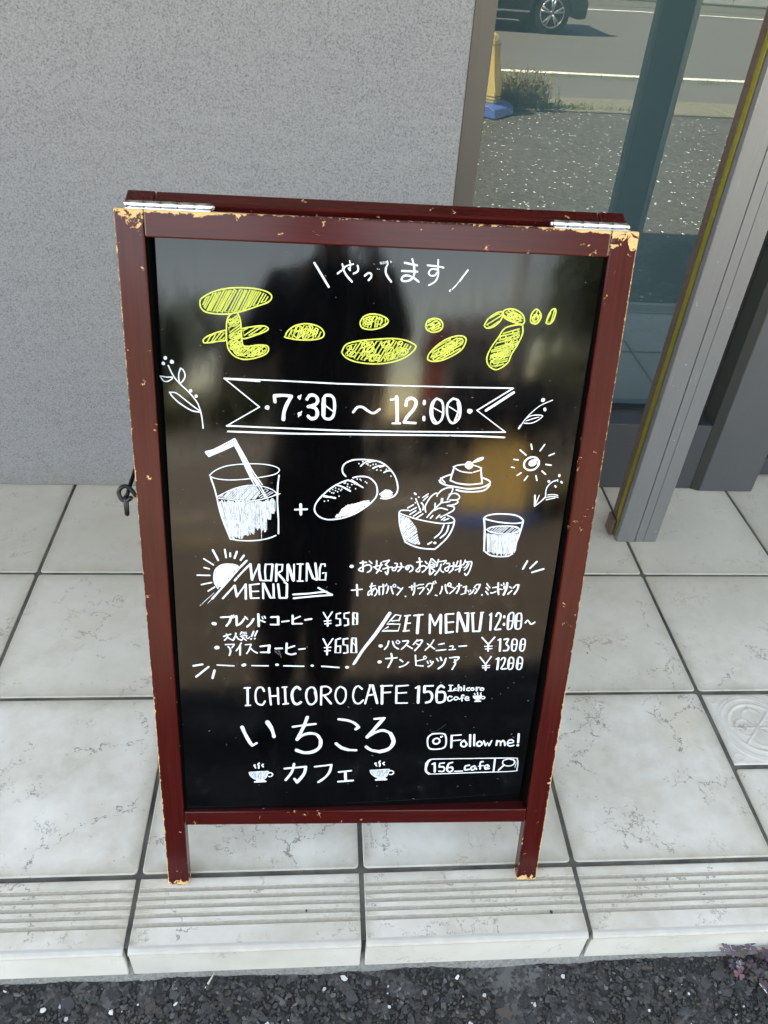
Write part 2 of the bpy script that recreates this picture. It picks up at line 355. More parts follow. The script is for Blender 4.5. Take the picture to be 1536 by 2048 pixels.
    c = k.mix(k.math('MULTIPLY', n.outputs[0], 0.45), at.outputs['Color'], (0.02, 0.02, 0.02)); k.l(c, k.p.inputs['Base Color']); k.set(Roughness=0.75); k.bump(n.outputs[0], 0.5, 0.0008); M['chip'] = k.m
    k = NT('tar_bed'); co = k.coord(); n = k.noise(co, 700, 4, 0.7); g = k.noise(co, 16, 3)
    c = k.mix(n.outputs[0], (0.005, 0.005, 0.005), (0.026, 0.025, 0.022)); c = k.mix(k.ramp(g.outputs[0], [(0.5, 0.0), (0.7, 0.4)]), c, (0.035, 0.033, 0.029))
    k.l(c, k.p.inputs['Base Color']); k.set(Roughness=0.95); k.bump(n.outputs[0], 0.8, 0.003); M['tar'] = k.m
    for nm, c in dict(leaf_purple=(0.055, 0.034, 0.050), leaf_rose=(0.115, 0.045, 0.055), leaf_olive=(0.065, 0.064, 0.048), leaf_orange=(0.20, 0.075, 0.035), leaf_mauve=(0.085, 0.062, 0.080)).items():
        M[nm] = plain(nm, c, 0.55, var=0.2, scale=200)
    def leafy(name, c1, c2):
        k = NT(name); n = k.noise(k.coord(), 2.5, 4)
        k.l(k.ramp(n.outputs[0], [(0.3, c1), (0.7, c2)]), k.p.inputs['Base Color']); k.set(Roughness=0.6)
        tl = k.n('BsdfTranslucent'); tl.inputs[0].default_value = (c2[0] * 1.2, c2[1] * 1.3, c2[2], 1)
        mx = k.n('MixShader'); mx.inputs[0].default_value = 0.3; k.l(k.p.outputs[0], mx.inputs[1]); k.l(tl.outputs[0], mx.inputs[2]); k.l(mx.outputs[0], k.o.inputs[0]); return k.m
    M['foliage'] = leafy('foliage', (0.030, 0.055, 0.018), (0.075, 0.115, 0.035))
    M['weed'] = leafy('weed', (0.13, 0.12, 0.05), (0.27, 0.24, 0.12))
    M['grass'] = leafy('grass', (0.07, 0.13, 0.03), (0.17, 0.19, 0.07))
    M['bark'] = plain('bark', (0.10, 0.075, 0.055), 0.9, var=0.3, scale=20, bump=0.5)
    k = NT('yellow_plastic'); n = k.noise(k.coord(), 12, 3); c = k.mix(n.outputs[0], (0.82, 0.62, 0.25), (0.88, 0.70, 0.33)); k.l(c, k.p.inputs['Base Color']); k.set(Roughness=0.5)
    tl = k.n('BsdfTranslucent'); tl.inputs[0].default_value = (0.90, 0.72, 0.30, 1); mx = k.n('MixShader'); mx.inputs[0].default_value = 0.35
    k.l(k.p.outputs[0], mx.inputs[1]); k.l(tl.outputs[0], mx.inputs[2]); k.l(mx.outputs[0], k.o.inputs[0]); M['sign_yellow'] = k.m
    M['sign_blue'] = plain('blue_plastic', (0.05, 0.13, 0.42), 0.45, var=0.12, scale=10)
    M['car'] = plain('dark_car_paint', (0.022, 0.026, 0.032), 0.18, 0.3, var=0.1); M['car_glass'] = plain('car_glass', (0.01, 0.012, 0.013), 0.05)
    M['tyre'] = plain('tyre', (0.015, 0.015, 0.015), 0.8); M['rim'] = plain('alloy_rim', (0.45, 0.46, 0.47), 0.3, 0.8)
    M['chrome'] = plain('chrome_trim', (0.6, 0.6, 0.6), 0.2, 0.9); M['tail'] = plain('tail_light', (0.35, 0.02, 0.02), 0.2)
    M['house_a'] = plain('house_brown', (0.20, 0.12, 0.085), 0.85, var=0.15, scale=3); M['house_b'] = plain('house_grey', (0.34, 0.34, 0.33), 0.85, var=0.1, scale=3)
    M['roof'] = plain('roof_dark', (0.06, 0.06, 0.065), 0.7, var=0.2, scale=4); M['winglass'] = plain('far_window', (0.03, 0.04, 0.05), 0.1)
    M['pole'] = plain('concrete_pole', (0.28, 0.275, 0.26), 0.85, var=0.1, scale=5); M['ceiling'] = plain('canopy_soffit', (0.55, 0.54, 0.52), 0.8, var=0.05, scale=3)
    M['added_backing'] = plain('teal_backing', (0.040, 0.066, 0.072), 0.85, var=0.06, scale=3); M['room'] = plain('room_wall', (0.16, 0.21, 0.22), 0.8, var=0.1, scale=2); M['room_floor'] = plain('room_floor', (0.12, 0.15, 0.155), 0.5, var=0.1, scale=3)  # teal: added backing that sets the dim tone behind the glass
    M['pillar'] = plain('pillar_dark', (0.04, 0.05, 0.052), 0.6, var=0.1, scale=8)
    M['skin'] = plain('skin', (0.48, 0.29, 0.20), 0.5, var=0.06); M['shirt'] = plain('black_cloth', (0.012, 0.012, 0.014), 0.9, var=0.2, scale=60); M['trousers'] = plain('dark_trousers', (0.010, 0.011, 0.014), 0.9, var=0.2, scale=60)
    M['hair'] = plain('black_hair', (0.01, 0.008, 0.007), 0.5); M['shoe'] = plain('dark_shoe', (0.02, 0.02, 0.02), 0.7); M['phone'] = plain('phone_body', (0.04, 0.04, 0.045), 0.25, 0.4)
    M['eye'] = plain('eye', (0.6, 0.6, 0.6), 0.2); M['lips'] = plain('lips', (0.4, 0.15, 0.12), 0.5)
    M['red_cloth'] = plain('red_banner', (0.35, 0.03, 0.03), 0.8)
mats()
# ================================================================= STRUCTURE
T = 0.30; J = 0.0065; YN = -0.0985; ZG = -0.0695; YW = 0.884
# ---- porch base (mortar bed seen in the joints) and tiles
porch = BM(); porch.box(-3.0, 3.6, -0.090, 1.1, -0.30, -0.0028)
porch = tag(wobj('porch_floor', porch, M['grout']), kind='structure')
edge = BM(); b_ = edge.b
# rough mortar strip showing under the front edge
nx = 220; vs = []; fs = []
for i in range(nx + 1):
    x = -3.0 + 6.6 * i / nx
    e = 0.004 * noise.noise((x * 9, 0, 0)) + 0.003 * noise.noise((x * 40, 3, 0))
    vs += [(x, -0.0905, -0.040), (x, -0.0970 + e * 0.2, -0.0630), (x, -0.0995 + e * .6, -0.0680 + e * 0.3), (x, -0.104 + e, -0.080)]
for i in range(nx):
    for k in range(3): a = i * 4 + k; fs.append((a, a + 4, a + 5, a + 1))
tag(wobj('porch_skirt', (vs, fs), M['mortar']), kind='structure')

def heightless_tile(w_, d_, h=0.012, bev=0.0016, rad=0.006):
    """a tile with slightly rounded corners; origin in the middle of its top face."""
    b = BM(); pts = []
    for cx, cy, a0 in ((w_ / 2 - rad, d_ / 2 - rad, 0), (-w_ / 2 + rad, d_ / 2 - rad, 90), (-w_ / 2 + rad, -d_ / 2 + rad, 180), (w_ / 2 - rad, -d_ / 2 + rad, 270)):
        for k in range(4):
            a = math.radians(a0 + 30 * k); pts.append((cx + rad * math.cos(a), cy + rad * math.sin(a)))
    b.prism(pts, 'z', -h, 0)
    top = [e for e in b.b.edges if all(abs(v.co.z) < 1e-6 for v in e.verts)]
    bmesh.ops.bevel(b.b, geom=top, offset=bev, segments=2, profile=0.5, affect='EDGES')
    return b
def place_tile(src, x, y, z=0, name='tile'):
    o = bpy.data.objects.new(name, src); COL.objects.link(o); o.parent = porch
    o.location = (x, y, z + rnd.uniform(-0.0005, 0.0003)); o.rotation_euler = (rnd.uniform(-.0012, .0012), rnd.uniform(-.0012, .0012), rnd.uniform(-.0015, .0015))
    return o
def mesh_of(b, ms, smooth=False):
    me = bpy.data.meshes.new('tile'); bb = b.b; bmesh.ops.recalc_face_normals(bb, faces=bb.faces[:]); bb.to_mesh(me); bb.free()
    for m in (ms if isinstance(ms, (list, tuple)) else [ms]): me.materials.append(m)
    return me
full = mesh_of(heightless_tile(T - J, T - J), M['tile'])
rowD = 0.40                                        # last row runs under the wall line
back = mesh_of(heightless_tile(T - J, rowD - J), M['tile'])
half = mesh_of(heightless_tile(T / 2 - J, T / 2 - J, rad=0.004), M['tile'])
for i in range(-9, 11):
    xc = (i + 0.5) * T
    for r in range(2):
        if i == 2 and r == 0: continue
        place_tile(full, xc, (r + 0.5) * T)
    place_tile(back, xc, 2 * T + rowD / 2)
# the square split in four small tiles, one of them carved
for hx in (0, 1):
    for hy in (0, 1):
        cx, cy = 2 * T + (hx + .5) * T / 2, (hy + .5) * T / 2
        if (hx, hy) != (0, 1): place_tile(half, cx, cy)
def carved():
    N_ = 72; s = (T / 2 - J); vs = []; fs = []
    def h(x, y):
        x /= s / 2; y /= s / 2; r = math.hypot(x, y); a = math.atan2(y, x); z = 0
        def ridge(d, w_): return max(0, 1 - abs(d) / w_)
        z += 0.9 * ridge(r - 0.90, 0.035) + 0.9 * ridge(r - 0.83, 0.03) + 0.9 * ridge(r - 0.66, 0.04)
        if r < 0.64:
            z -= 0.35
            k = math.cos(4 * a)
            z += 1.0 * ridge(abs(math.sin(4 * a)) * r, 0.045)
            z += 0.9 * ridge(r - (0.28 + 0.24 * abs(math.cos(2 * a)) ** 0.6), 0.045)
            z += 0.25 * noise.noise((x * 30, y * 30, 0))
        if r > 0.95:
            z += 0.7 * ridge(math.hypot(abs(x) - 0.8, abs(y) - 0.8) - 0.10, 0.035)
        return z
    for j in range(N_ + 1):
        for i in range(N_ + 1):
            x = -s / 2 + s * i / N_; y = -s / 2 + s * j / N_
            e = min(i, j, N_ - i, N_ - j)
            vs.append((x, y, -0.012 if e == 0 else (-0.0012 if e == 1 else -0.0006 + 0.0011 * h(x, y))))
    for j in range(N_):
        for i in range(N_): a = j * (N_ + 1) + i; fs.append((a, a + 1, a + N_ + 2, a + N_ + 1))
    me = bpy.data.meshes.new('tile'); me.from_pydata(vs, [], fs); me.materials.append(M['tile'])
    for p in me.polygons: p.use_smooth = True
    return me
o = place_tile(carved(), 2 * T + T / 4, T * 0.75); o['label'] = 'small tile carved with a round rosette pattern'
# ---- nosing tiles: five grooves and a rolled lip; one mesh, three materials
def nosing():
    vs = []; fs = []; mi = []
    w_ = T - J; y0 = -J / 2
    prof = [(y0 - 0.0, -0.011, 0), (y0 - 0.0, -0.0015, 0), (y0 - 0.0015, 0.0, 0)]
    for gy in (-0.0195, -0.0304, -0.0413, -0.0529, -0.0646):
        prof += [(gy + 0.0031, 0.0, 0), (gy + 0.0028, -0.0014, 1), (gy - 0.0026, -0.0014, 1), (gy - 0.0031, 0.0, 1)]
    prof += [(-0.0895, 0.0, 0), (-0.0930, -0.0006, 2), (-0.0965, -0.0022, 2), (-0.0985, -0.0050, 2), (-0.0985, -0.0072, 2), (-0.090, -0.0072, 2)]
    xs = [-w_ / 2, -w_ / 2 + 0.0012, w_ / 2 - 0.0012, w_ / 2]
    n = len(prof)
    for k, x in enumerate(xs):
        for (y, z, m) in prof: vs.append((x, y, z - (0.0012 if k in (0, 3) else 0)))
    for k in range(3):
        for j in range(n - 1):
            a = k * n + j; fs.append((a, a + 1, a + n + 1, a + n)); mi.append(prof[j + 1][2])
    for k in (0, 3):
        for j in range(n - 1):
            a = len(vs); y, z, _ = prof[j]; y2, z2, _ = prof[j + 1]; x = xs[k]
            vs.extend([(x, y, z - .0012), (x, y2, z2 - .0012), (x, y2, -0.011), (x, y, -0.011)]); fs.append((a, a + 1, a + 2, a + 3)); mi.append(0)
    me = bpy.data.meshes.new('nosing_tile'); me.from_pydata(vs, [], fs)
    for m in ('tile', 'groove', 'tile_edge'): me.materials.append(M[m])
    me.polygons.foreach_set('material_index', mi); return me
nos = nosing()
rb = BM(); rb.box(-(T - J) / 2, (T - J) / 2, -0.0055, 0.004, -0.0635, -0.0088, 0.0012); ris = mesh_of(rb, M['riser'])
for i in range(-9, 11):
    xc = (i + 0.5) * T
    place_tile(nos, xc, 0, name='nosing_tile')
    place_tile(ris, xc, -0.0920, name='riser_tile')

# ---- ground
def slab(name, x0, x1, y0, y1, z, m, M4=None, n=1):
    vs = [(x0, y0, z), (x1, y0, z), (x1, y1, z), (x0, y1, z)]
    if M4 is not None: vs = [M4 @ Vector(v) for v in vs]
    return tag(wobj(name, (vs, [(0, 1, 2, 3)]), m), kind='structure')
RR = Matrix.Translation((1.5, -3.7, 0)) @ Matrix.Rotation(-0.055, 4, 'Z') @ Matrix.Translation((-1.5, 3.7, 0))
slab('ground', -250, 250, -250, 60, ZG - 0.03, M['kerb_dark'])
slab('parking_lot', -14, 16, -3.72, 0.6, ZG, M['lot'], RR)
slab('roadside_asphalt', -40, 45, -5.30, -4.20, ZG + 0.002, M['road'], RR)
slab('road', -60, 60, -12.6, -5.16, ZG - 0.006, M['road'], RR)
for y in (-5.42, -11.55):
    slab('road_edge_line', -60, 60, y - 0.06, y + 0.06, ZG - 0.001, M['line'], RR)
slab('gutter', -60, 60, -13.5, -12.3, ZG - 0.002, M['kerb_dark'], RR)
b = BM(); x = -12.0
while x < 16:
    L_ = 0.6; b.box(x, x + L_ - 0.006, -4.21, -3.70, ZG - 0.05, ZG + 0.012 + rnd.uniform(-.003, .003), 0.006); x += L_
kb = wobj('kerb_strip', b, M['kerb']); kb.matrix_world = RR; tag(kb, kind='structure')
# near asphalt bed and its stone chips
vs = []; fs = []; nX, nY = 160, 60
for j in range(nY + 1):
    for i in range(nX + 1):
        x = -1.6 + 3.2 * i / nX; y = -0.095 - 0.9 * j / nY
        z = ZG - 0.0035 + 0.004 * noise.noise((x * 7, y * 7, 0)) + 0.003 * noise.noise((x * 38, y * 38, 5)) + (0.001 if j == 0 else 0)
        if j == nY or i in (0, nX): z = ZG - 0.006
        vs.append((x, y, z))
for j in range(nY):
    for i in range(nX): a = j * (nX + 1) + i; fs.append((a, a + nX + 1, a + nX + 2, a + 1))
tb = wobj('asphalt_surface', (vs, fs), M['tar'], smooth=True); tag(tb, kind='structure')
# cut the parking-lot sheet so that it sits just under the rough bed
bpy.data.objects['parking_lot'].location.z = -0.004
def chips():
    ico = bmesh.new(); bmesh.ops.create_icosphere(ico, subdivisions=1, radius=1)
    iv = [v.co.copy() for v in ico.verts]; ifc = [tuple(v.index for v in f.verts) for f in ico.faces]; ico.free()
    # 42-vertex stones are cut by a few random planes so that they look crushed
    protos = []
    for k in range(16):
        pl = [(Vector((rnd.gauss(0, 1), rnd.gauss(0, 1), rnd.gauss(0, 1))).normalized(), rnd.uniform(0.55, 0.85)) for _ in range(7)] + [(Vector((0, 0, 1)), rnd.uniform(.35, .6))]
        vv = []
        for v in iv:
            p = v.copy()
            for n_, d_ in pl:
                t = p.dot(n_)
                if t > d_: p = p - n_ * (t - d_)
            vv.append(p)
        protos.append(vv)
    V = []; Fc = []; Cc = []
    def add(x, y, r, tone, lift=0.0, flat=0.6):
        tone = tuple(c * (0.50 if tone[0] < .3 else 0.95) for c in tone)
        p = rnd.choice(protos); a = rnd.uniform(0, 6.283); ca, sa = math.cos(a), math.sin(a)
        sx, sy, sz = r * rnd.uniform(.75, 1.3), r * rnd.uniform(.55, 1.0), r * flat * rnd.uniform(.7, 1.1)
        zz = ZG - 0.0035 + 0.004 * noise.noise((x * 7, y * 7, 0)) + 0.003 * noise.noise((x * 38, y * 38, 5)) + lift + 0.0006
        base = len(V)
        for v in p:
            u_, w_ = v.x * sx, v.y * sy
            V.append((x + u_ * ca - w_ * sa, y + u_ * sa + w_ * ca, zz + v.z * sz))
        for f in ifc: Fc.append(tuple(base + q for q in f))
        Cc.extend([tone] * len(p))
    def tone():
        q = rnd.random()
        if q < .45: g = rnd.uniform(.022, .060); return (g, g * .98, g * .94)
        if q < .75: g = rnd.uniform(.05, .11); return (g, g * .97, g * .90)
        if q < .86: g = rnd.uniform(.06, .12); return (g * .86, g * .93, g * 1.0)
        if q < .93: g = rnd.uniform(.08, .14); return (g * 1.25, g * .95, g * .78)
        g = rnd.uniform(.14, .26); return (g, g * .99, g * .95)
    for _ in range(15500):                        # fine grit in the strip the photo shows
        x = rnd.uniform(-.62, .80); y = -0.0985 - rnd.random() * 0.16
        add(x, y, rnd.choice((.0012, .0016, .002, .0026, .0034)) * rnd.uniform(.8, 1.3), tone(), 0.0004)
    for _ in range(1500):
        x = rnd.uniform(-.62, .80); y = -0.108 - rnd.random() * 0.16
        add(x, y, rnd.uniform(.004, .0075), tone(), -0.0006, 0.5)
    for _ in range(260):
        x = rnd.uniform(-.62, .80); y = -0.113 - rnd.random() * 0.15
        add(x, y, rnd.uniform(.0075, .0125), tone(), -0.001, 0.4)
    for _ in range(150):
        x = rnd.uniform(-.62, .80); y = -0.108 - rnd.random() * 0.16; g = rnd.uniform(.45, .75)
        add(x, y, rnd.choice((.0012, .0018, .003, .0046)) * rnd.uniform(.8, 1.25), (g, g * .99, g * .95), 0.0008, 0.5)
    for _ in range(2500):
        x = rnd.uniform(-1.55, 1.55); y = -0.26 - rnd.random() * 0.7
        add(x, y, rnd.uniform(.003, .008), tone(), 0.0, 0.45)
    me = bpy.data.meshes.new('stone_chips'); me.from_pydata(V, [], Fc)
    ca_ = me.color_attributes.new('tone', 'FLOAT_COLOR', 'POINT')
    flat = []
    for c in Cc: flat.extend((c[0], c[1], c[2], 1.0))
    ca_.data.foreach_set('color', flat); me.materials.append(M['chip'])
    o = bpy.data.objects.new('stone_chips', me); COL.objects.link(o); tag(o, kind='stuff', label='crushed stone chips bedded in the dark asphalt')
chips()

# ================================================================= BUILDING
b = BM(); b.box(-7.0, 0.1705, YW, YW + 0.16, 0.0005, 2.34, 0.002)
wall = wobj('stucco_wall', b, M['stucco'])
tag(wall, 'grey speckled stucco wall behind the menu board, left of the glass front', 'wall')
b = BM(); b.box(-7.0, 6.5, 0.95, 1.2, 2.54, 4.2); up = wobj('upper_wall', b, M['stucco']); tag(up, 'grey stucco wall above the porch canopy', 'wall')
can = BM(); can.box(-7.2, 6.6, -0.585, 1.2, 2.352, 2.54, 0.01)
can = wobj('porch_canopy', can, M['ceiling']); tag(can, 'flat pale canopy slab roofing the tiled porch', 'canopy')

# ---- shop front: fixed window in grey aluminium
sf = thing('shop_window', 'fixed glass pane in grey aluminium frame right of the stucco wall', 'window', (0.5, 0.93, 0))
b = BM(); b.box(0.1705, 0.207, 0.888, 0.975, 0.0008, 2.34, 0.0012); wobj('mullion', b, M['alu_warm'], sf)
b = BM()
b.box(0.208, 0.8135, 0.900, 0.972, 0.0008, 0.1745, 0.0012); wobj('bottom_rail', b, M['alu_h'], sf)
GY = 0.958
vs = [(0.2075, GY, 0.17), (0.8128, GY, 0.17), (0.8128, GY, 2.05), (0.2075, GY, 2.05)]
wobj('glass_pane', (vs, [(0, 1, 2, 3)]), M['glass'], sf)
for g in ((0.2085, 0.812, GY - .004, GY - .0005, 0.1742, 0.1775), (0.2066, 0.2092, GY - .004, GY - .0005, 0.1776, 2.05), (0.8095, 0.8130, GY - .008, GY - .0005, 0.1776, 2.05)):
    b = BM(); b.box(*g); wobj('gasket_or_shade', b, M['dark'], sf)
b = BM(); b.box(0.209, 0.83, 0.990, 0.993, 0.176, 2.05); wobj('added_backing', b, M['added_backing'], sf)  # added panel, not a known fitting; lifts the dark tone behind the pane
b = BM(); b.prism([(0.8139, 0.9000), (0.8318, 0.8912), (0.8318, 0.99), (0.8139, 0.99)], 'z', 0.0008, 2.34); wobj('jamb', b, M['jamb'], sf)
b = BM(); b.box(0.208, 0.8135, 0.895, 0.99, 2.05, 2.34, 0.001); wobj('head_rail', b, M['alu_h'], sf)
b = BM(); b.box(0.832, 0.962, 0.8900, 0.999, 0.0008, 2.34, 0.0015)
tag(wobj('frame_post', b, M['alu']), 'wide grey aluminium frame post right of the window pane, meeting the tiles', 'post')
dr = thing('glass_door', 'recessed glass door at the right edge, beyond the wide frame post', 'door', (1.3, 0.96, 0))
b = BM(); b.box(0.963, 1.95, 0.957, 0.985, 0.004, 0.047, 0.0015); wobj('door_rail', b, M['alu_h'], dr)
vs = [(0.963, 0.966, 0.047), (1.95, 0.966, 0.047), (1.95, 0.966, 2.05), (0.963, 0.966, 2.05)]
wobj('glass_pane', (vs, [(0, 1, 2, 3)]), M['glass'], dr)
b = BM(); b.box(0.97, 1.90, 0.990, 0.993, 0.03, 2.05); wobj('added_backing', b, M['added_backing'], dr)  # the same added tone panel behind the door glass
b = BM(); b.box(1.90, 1.98, 0.95, 0.99, 0.0, 2.34, 0.001); wobj('door_stile', b, M['alu'], dr)
b = BM(); b.box(0.963, 1.95, 0.95, 0.99, 2.05, 2.34, 0.001); wobj('head_rail', b, M['alu_h'], dr)
b = BM(); b.box(1.98, 6.5, YW, YW + 0.16, 0.0, 2.34, 0.002)
tag(wobj('stucco_wall', b, M['stucco']), 'grey stucco wall beyond the glass door', 'wall')
# the room behind the glass
vs = []; fs = []
b = BM(); x0, x1, y0, y1, z0, z1 = 0.05, 5.0, 1.05, 5.5, 0.003, 2.3
V = [(x0, y0, z0), (x1, y0, z0), (x1, y1, z0), (x0, y1, z0), (x0, y0, z1), (x1, y0, z1), (x1, y1, z1), (x0, y1, z1)]
tag(wobj('room_wall', (V, [(3, 2, 6, 7), (0, 3, 7, 4), (1, 5, 6, 2)]), M['room']), kind='structure')
tag(wobj('room_ceiling', (V, [(4, 7, 6, 5)]), M['room']), kind='structure')
tag(wobj('room_floor', ([(x0, 0.978, z0), (x1, 0.978, z0), (x1, y1, z0), (x0, y1, z0)], [(0, 1, 2, 3)]), M['room_floor']), kind='structure')

# ---- worn free-standing door stile with its brush strips
ps = thing('door_stile_post', 'worn grey aluminium door post with yellow and brown edge strips, standing on the tiles', 'post', (0.618, 0.73, 0))
px0, px1, py0, py1 = 0.5750, 0.6625, 0.703, 0.757
b = BM()
prof = [(px0, py0 + .0015), (px0 + .0015, py0), (0.6135, py0), (0.6140, py0 + .0022), (0.6152, py0 + .0022), (0.6157, py0), (0.6330, py0 + .0000), (0.6333, py0 + .0012), (0.6340, py0 + .0012), (0.6343, py0), (px1 - .0015, py0), (px1, py0 + .0015), (px1, py0 + .010), (0.632, py1), (px0, py1)]
b.prism(prof, 'z', 0.0008, 2.34); wobj('post_body', b, M['alu_post'], ps)
b = BM(); b.box(px0 - 0.0022, px0 + 0.001, py0 + 0.0175, py0 + 0.0315, 0.004, 2.34, 0.0006); wobj('yellow_strip', b, M['yellow_strip'], ps)
b = BM(); b.box(px0 - 0.0028, px0 + 0.001, py0 + 0.0325, py0 + 0.052, 0.004, 2.34, 0.0006); b.box(px0 - 0.0014, px0 + 0.001, py0 + 0.0145, py0 + 0.0158, 0.004, 2.34); wobj('brush_strip', b, M['brown_strip'], ps)
b = BM(); b.box(px0 - 0.012, px0 - 0.003, py0 + 0.018, py0 + 0.052, 0.002, 0.045, 0.004, 2); wobj('foot_block', b, M['brown_strip'], ps)
# ================================================================= MENU BOARD
bo = Vector((-0.257631, -0.017351, 0.008)); YAW = -0.01542; TH = 0.27275; BW = 0.49666; BL = 0.8398
br = Vector((math.cos(YAW), math.sin(YAW), 0)); bnh = Vector((-math.sin(YAW), math.cos(YAW), 0))
bu = math.cos(TH) * Vector((0, 0, 1)) + math.sin(TH) * bnh; bn = bu.cross(br)     # bn points to the back
BMAT = Matrix.Translation(bo) @ Matrix((br, bn, bu)).transposed().to_4x4()
board = thing('menu_board', 'folding wooden A-frame menu board, chipped dark red frame round a glossy black hand-lettered panel', 'menu board', mat=BMAT)
TW = -0.07                                         # the panel is very slightly twisted
def panel_y(u, v): return 0.0085 + 0.05 * (u - BW / 2) ** 2 + TW * (u - BW / 2) * (v - 0.47)

def wear_fn(u, v, y, side):
    """how rubbed a spot of the front frame is (0..1)"""
    dt = BL - v; dl = u; dr = BW - u; w_ = 0.0
    if side == 'top':
        w_ = max(w_, 1.0 * math.exp(-dt / 0.0060) * (0.60 + 0.40 * max(math.exp(-max(0, u - 0.09) / 0.03), math.exp(-max(0, BW - 0.055 - u) / 0.03))))
        if y > 0.003 and dt < 0.001: w_ = max(w_, 0.35)
    else:
        w_ = max(w_, 0.84 * math.exp(-dt / 0.014), 0.70 * math.exp(-dt / 0.05))
        de = min(dl, dr); low = 0.5 + 0.5 * math.exp(-v / 0.22)
        k_ = (0.95 if v < 0.30 else 0.74) if side == 'left' else (1.0 if v < 0.32 else 0.76)
        w_ = max(w_, 1.15 * k_ * math.exp(-de / 0.0022) * (0.6 + 0.4 * math.exp(-y / 0.004)))
        w_ = max(w_, 0.92 * math.exp(-v / 0.0085))
        inn = abs((u - 0.027) if side == 'left' else (BW - 0.027 - u))
        if v < 0.1: w_ = max(w_, (0.70 if side == 'left' else 1.05) * math.exp(-inn / 0.0016) * math.exp(-y / 0.0022))
        w_ = max(w_, 0.62 * math.exp(-v / 0.06))
    return min(1.0, max(w_, 0.30))
def bar(name, x0, x1, y0, y1, z0, z1, parent, side=None, along=0, bev=0.0016, mat=None, step=0.004, M4=None, wear0=0.24):
    b = BM(); b.box(x0, x1, y0, y1, z0, z1, bev, 2); bb = b.b
    if side:
        for (a, lo, hi, n_) in ((0, x0, x1, max(2, int((x1 - x0) / (step if along == 0 else 2 * step)))), (2, z0, z1, max(2, int((z1 - z0) / (step if along == 1 else 2 * step))))):
            for i in range(1, n_):
                t = lo + (hi - lo) * i / n_; co = [0, 0, 0]; no = [0, 0, 0]; co[a] = t; no[a] = 1
                bmesh.ops.bisect_plane(bb, geom=bb.verts[:] + bb.edges[:] + bb.faces[:], plane_co=co, plane_no=no)
    ob = obj(name, bb if False else b, mat or M['lacquer'], parent)
    me = ob.data
    at = me.attributes.new('wear', 'FLOAT', 'POINT'); al = me.attributes.new('along', 'FLOAT', 'POINT')
    at.data.foreach_set('value', [wear_fn(v.co.x, v.co.z, v.co.y, side) if side else wear0 for v in me.vertices])
    al.data.foreach_set('value', [float(along)] * len(me.vertices))
    if M4 is not None: ob.matrix_local = M4
    return ob
FT = 0.018
bar('side_rail', 0, 0.0268, 0, FT, 0, BL, board, 'left')
bar('side_rail', BW - 0.0268, BW, 0, FT, 0, BL, board, 'right')
bar('top_rail', 0.0272, BW - 0.0272, 0.0004, FT, 0.8152, BL, board, 'top', along=1)
bar('bottom_rail', 0.0272, BW - 0.0272, 0.0006, FT, 0.1025, 0.1245, board, along=1)
# writing panel (slightly wavy sheet)
nu, nv = 24, 36; u0, u1, v0, v1 = 0.0262, BW - 0.0262, 0.1240, 0.8160
vs = [(u0 + (u1 - u0) * i / nu, panel_y(u0 + (u1 - u0) * i / nu, v0 + (v1 - v0) * j / nv), v0 + (v1 - v0) * j / nv) for j in range(nv + 1) for i in range(nu + 1)]
fs = [(j * (nu + 1) + i, j * (nu + 1) + i + 1, (j + 1) * (nu + 1) + i + 1, (j + 1) * (nu + 1) + i) for j in range(nv) for i in range(nu)]
pan = obj('writing_panel', (vs, fs), M['panel'], board, smooth=True)
for u in (0.0266, BW - 0.0296):
    b = BM(); b.box(u, u + .003, 0.0045, 0.0175, 0.1250, 0.8148); obj('gasket_or_shade', b, M['recess'], board)  # black strips painting the recess shade along the side rails
# back frame, hinged at the top, in its own tilted frame (children keep local coordinates)
PH = 0.30
ang = TH + PH
MB_ = Matrix.Translation((0, FT + 0.0045, BL + 0.0030)) @ Matrix.Rotation(ang, 4, 'X')   # local -z runs down the back leg
LB = 0.845
def bbar(name, x0, x1, z0, z1, along=0, w0=0.26):
    return bar(name, x0, x1, 0.0, FT, z0, z1, board, None, along, M4=MB_, wear0=w0)
bbar('back_side_rail', 0.006, 0.0325, -LB, 0.0038, 0, 0.33); bbar('back_side_rail', BW - 0.0325, BW - 0.006, -LB, 0.0038, 0, 0.33)
bbar('back_top_rail', 0.0330, BW - 0.0330, -0.025, 0.0033, 1, 0.22); bbar('back_bottom_rail', 0.0330, BW - 0.0330, -LB + 0.10, -LB + 0.125, 1)
b = BM(); b.box(0.03, BW - 0.03, 0.007, 0.010, -LB + 0.12, -0.02); q = obj('back_panel', b, M['panel'], board); q.matrix_local = MB_
# hinges
for (a, e) in ((0.0100, 0.0875), (0.4145, 0.4880)):
    b = BM(); L_ = (e - a) / 5
    for i in range(5):
        b.cyl((a + i * L_ + 0.0004, FT - 0.004, BL + 0.0034), (a + (i + 1) * L_ - 0.0004, FT - 0.004, BL + 0.0034), 0.0036, 20)
    hg = obj('hinge', b, M['hinge'], board)
    for p in hg.data.polygons: p.use_smooth = abs(p.normal.x) < 0.5
    b = BM(); b.cyl((a - 0.0005, FT - 0.004, BL + 0.0034), (e + 0.0005, FT - 0.004, BL + 0.0034), 0.0021, 12); b.ball((e + .0008, FT - .004, BL + .0034), 0.0028, 1); b.ball((a - .0008, FT - .004, BL + .0034), 0.0028, 1)
    obj('hinge_pin', b, M['hinge'], hg)
    b = BM(); b.box(a, e, 0.0035, FT - 0.002, BL - 0.0003, BL + 0.0010, 0.0003); obj('hinge_leaf', b, M['hinge'], hg)
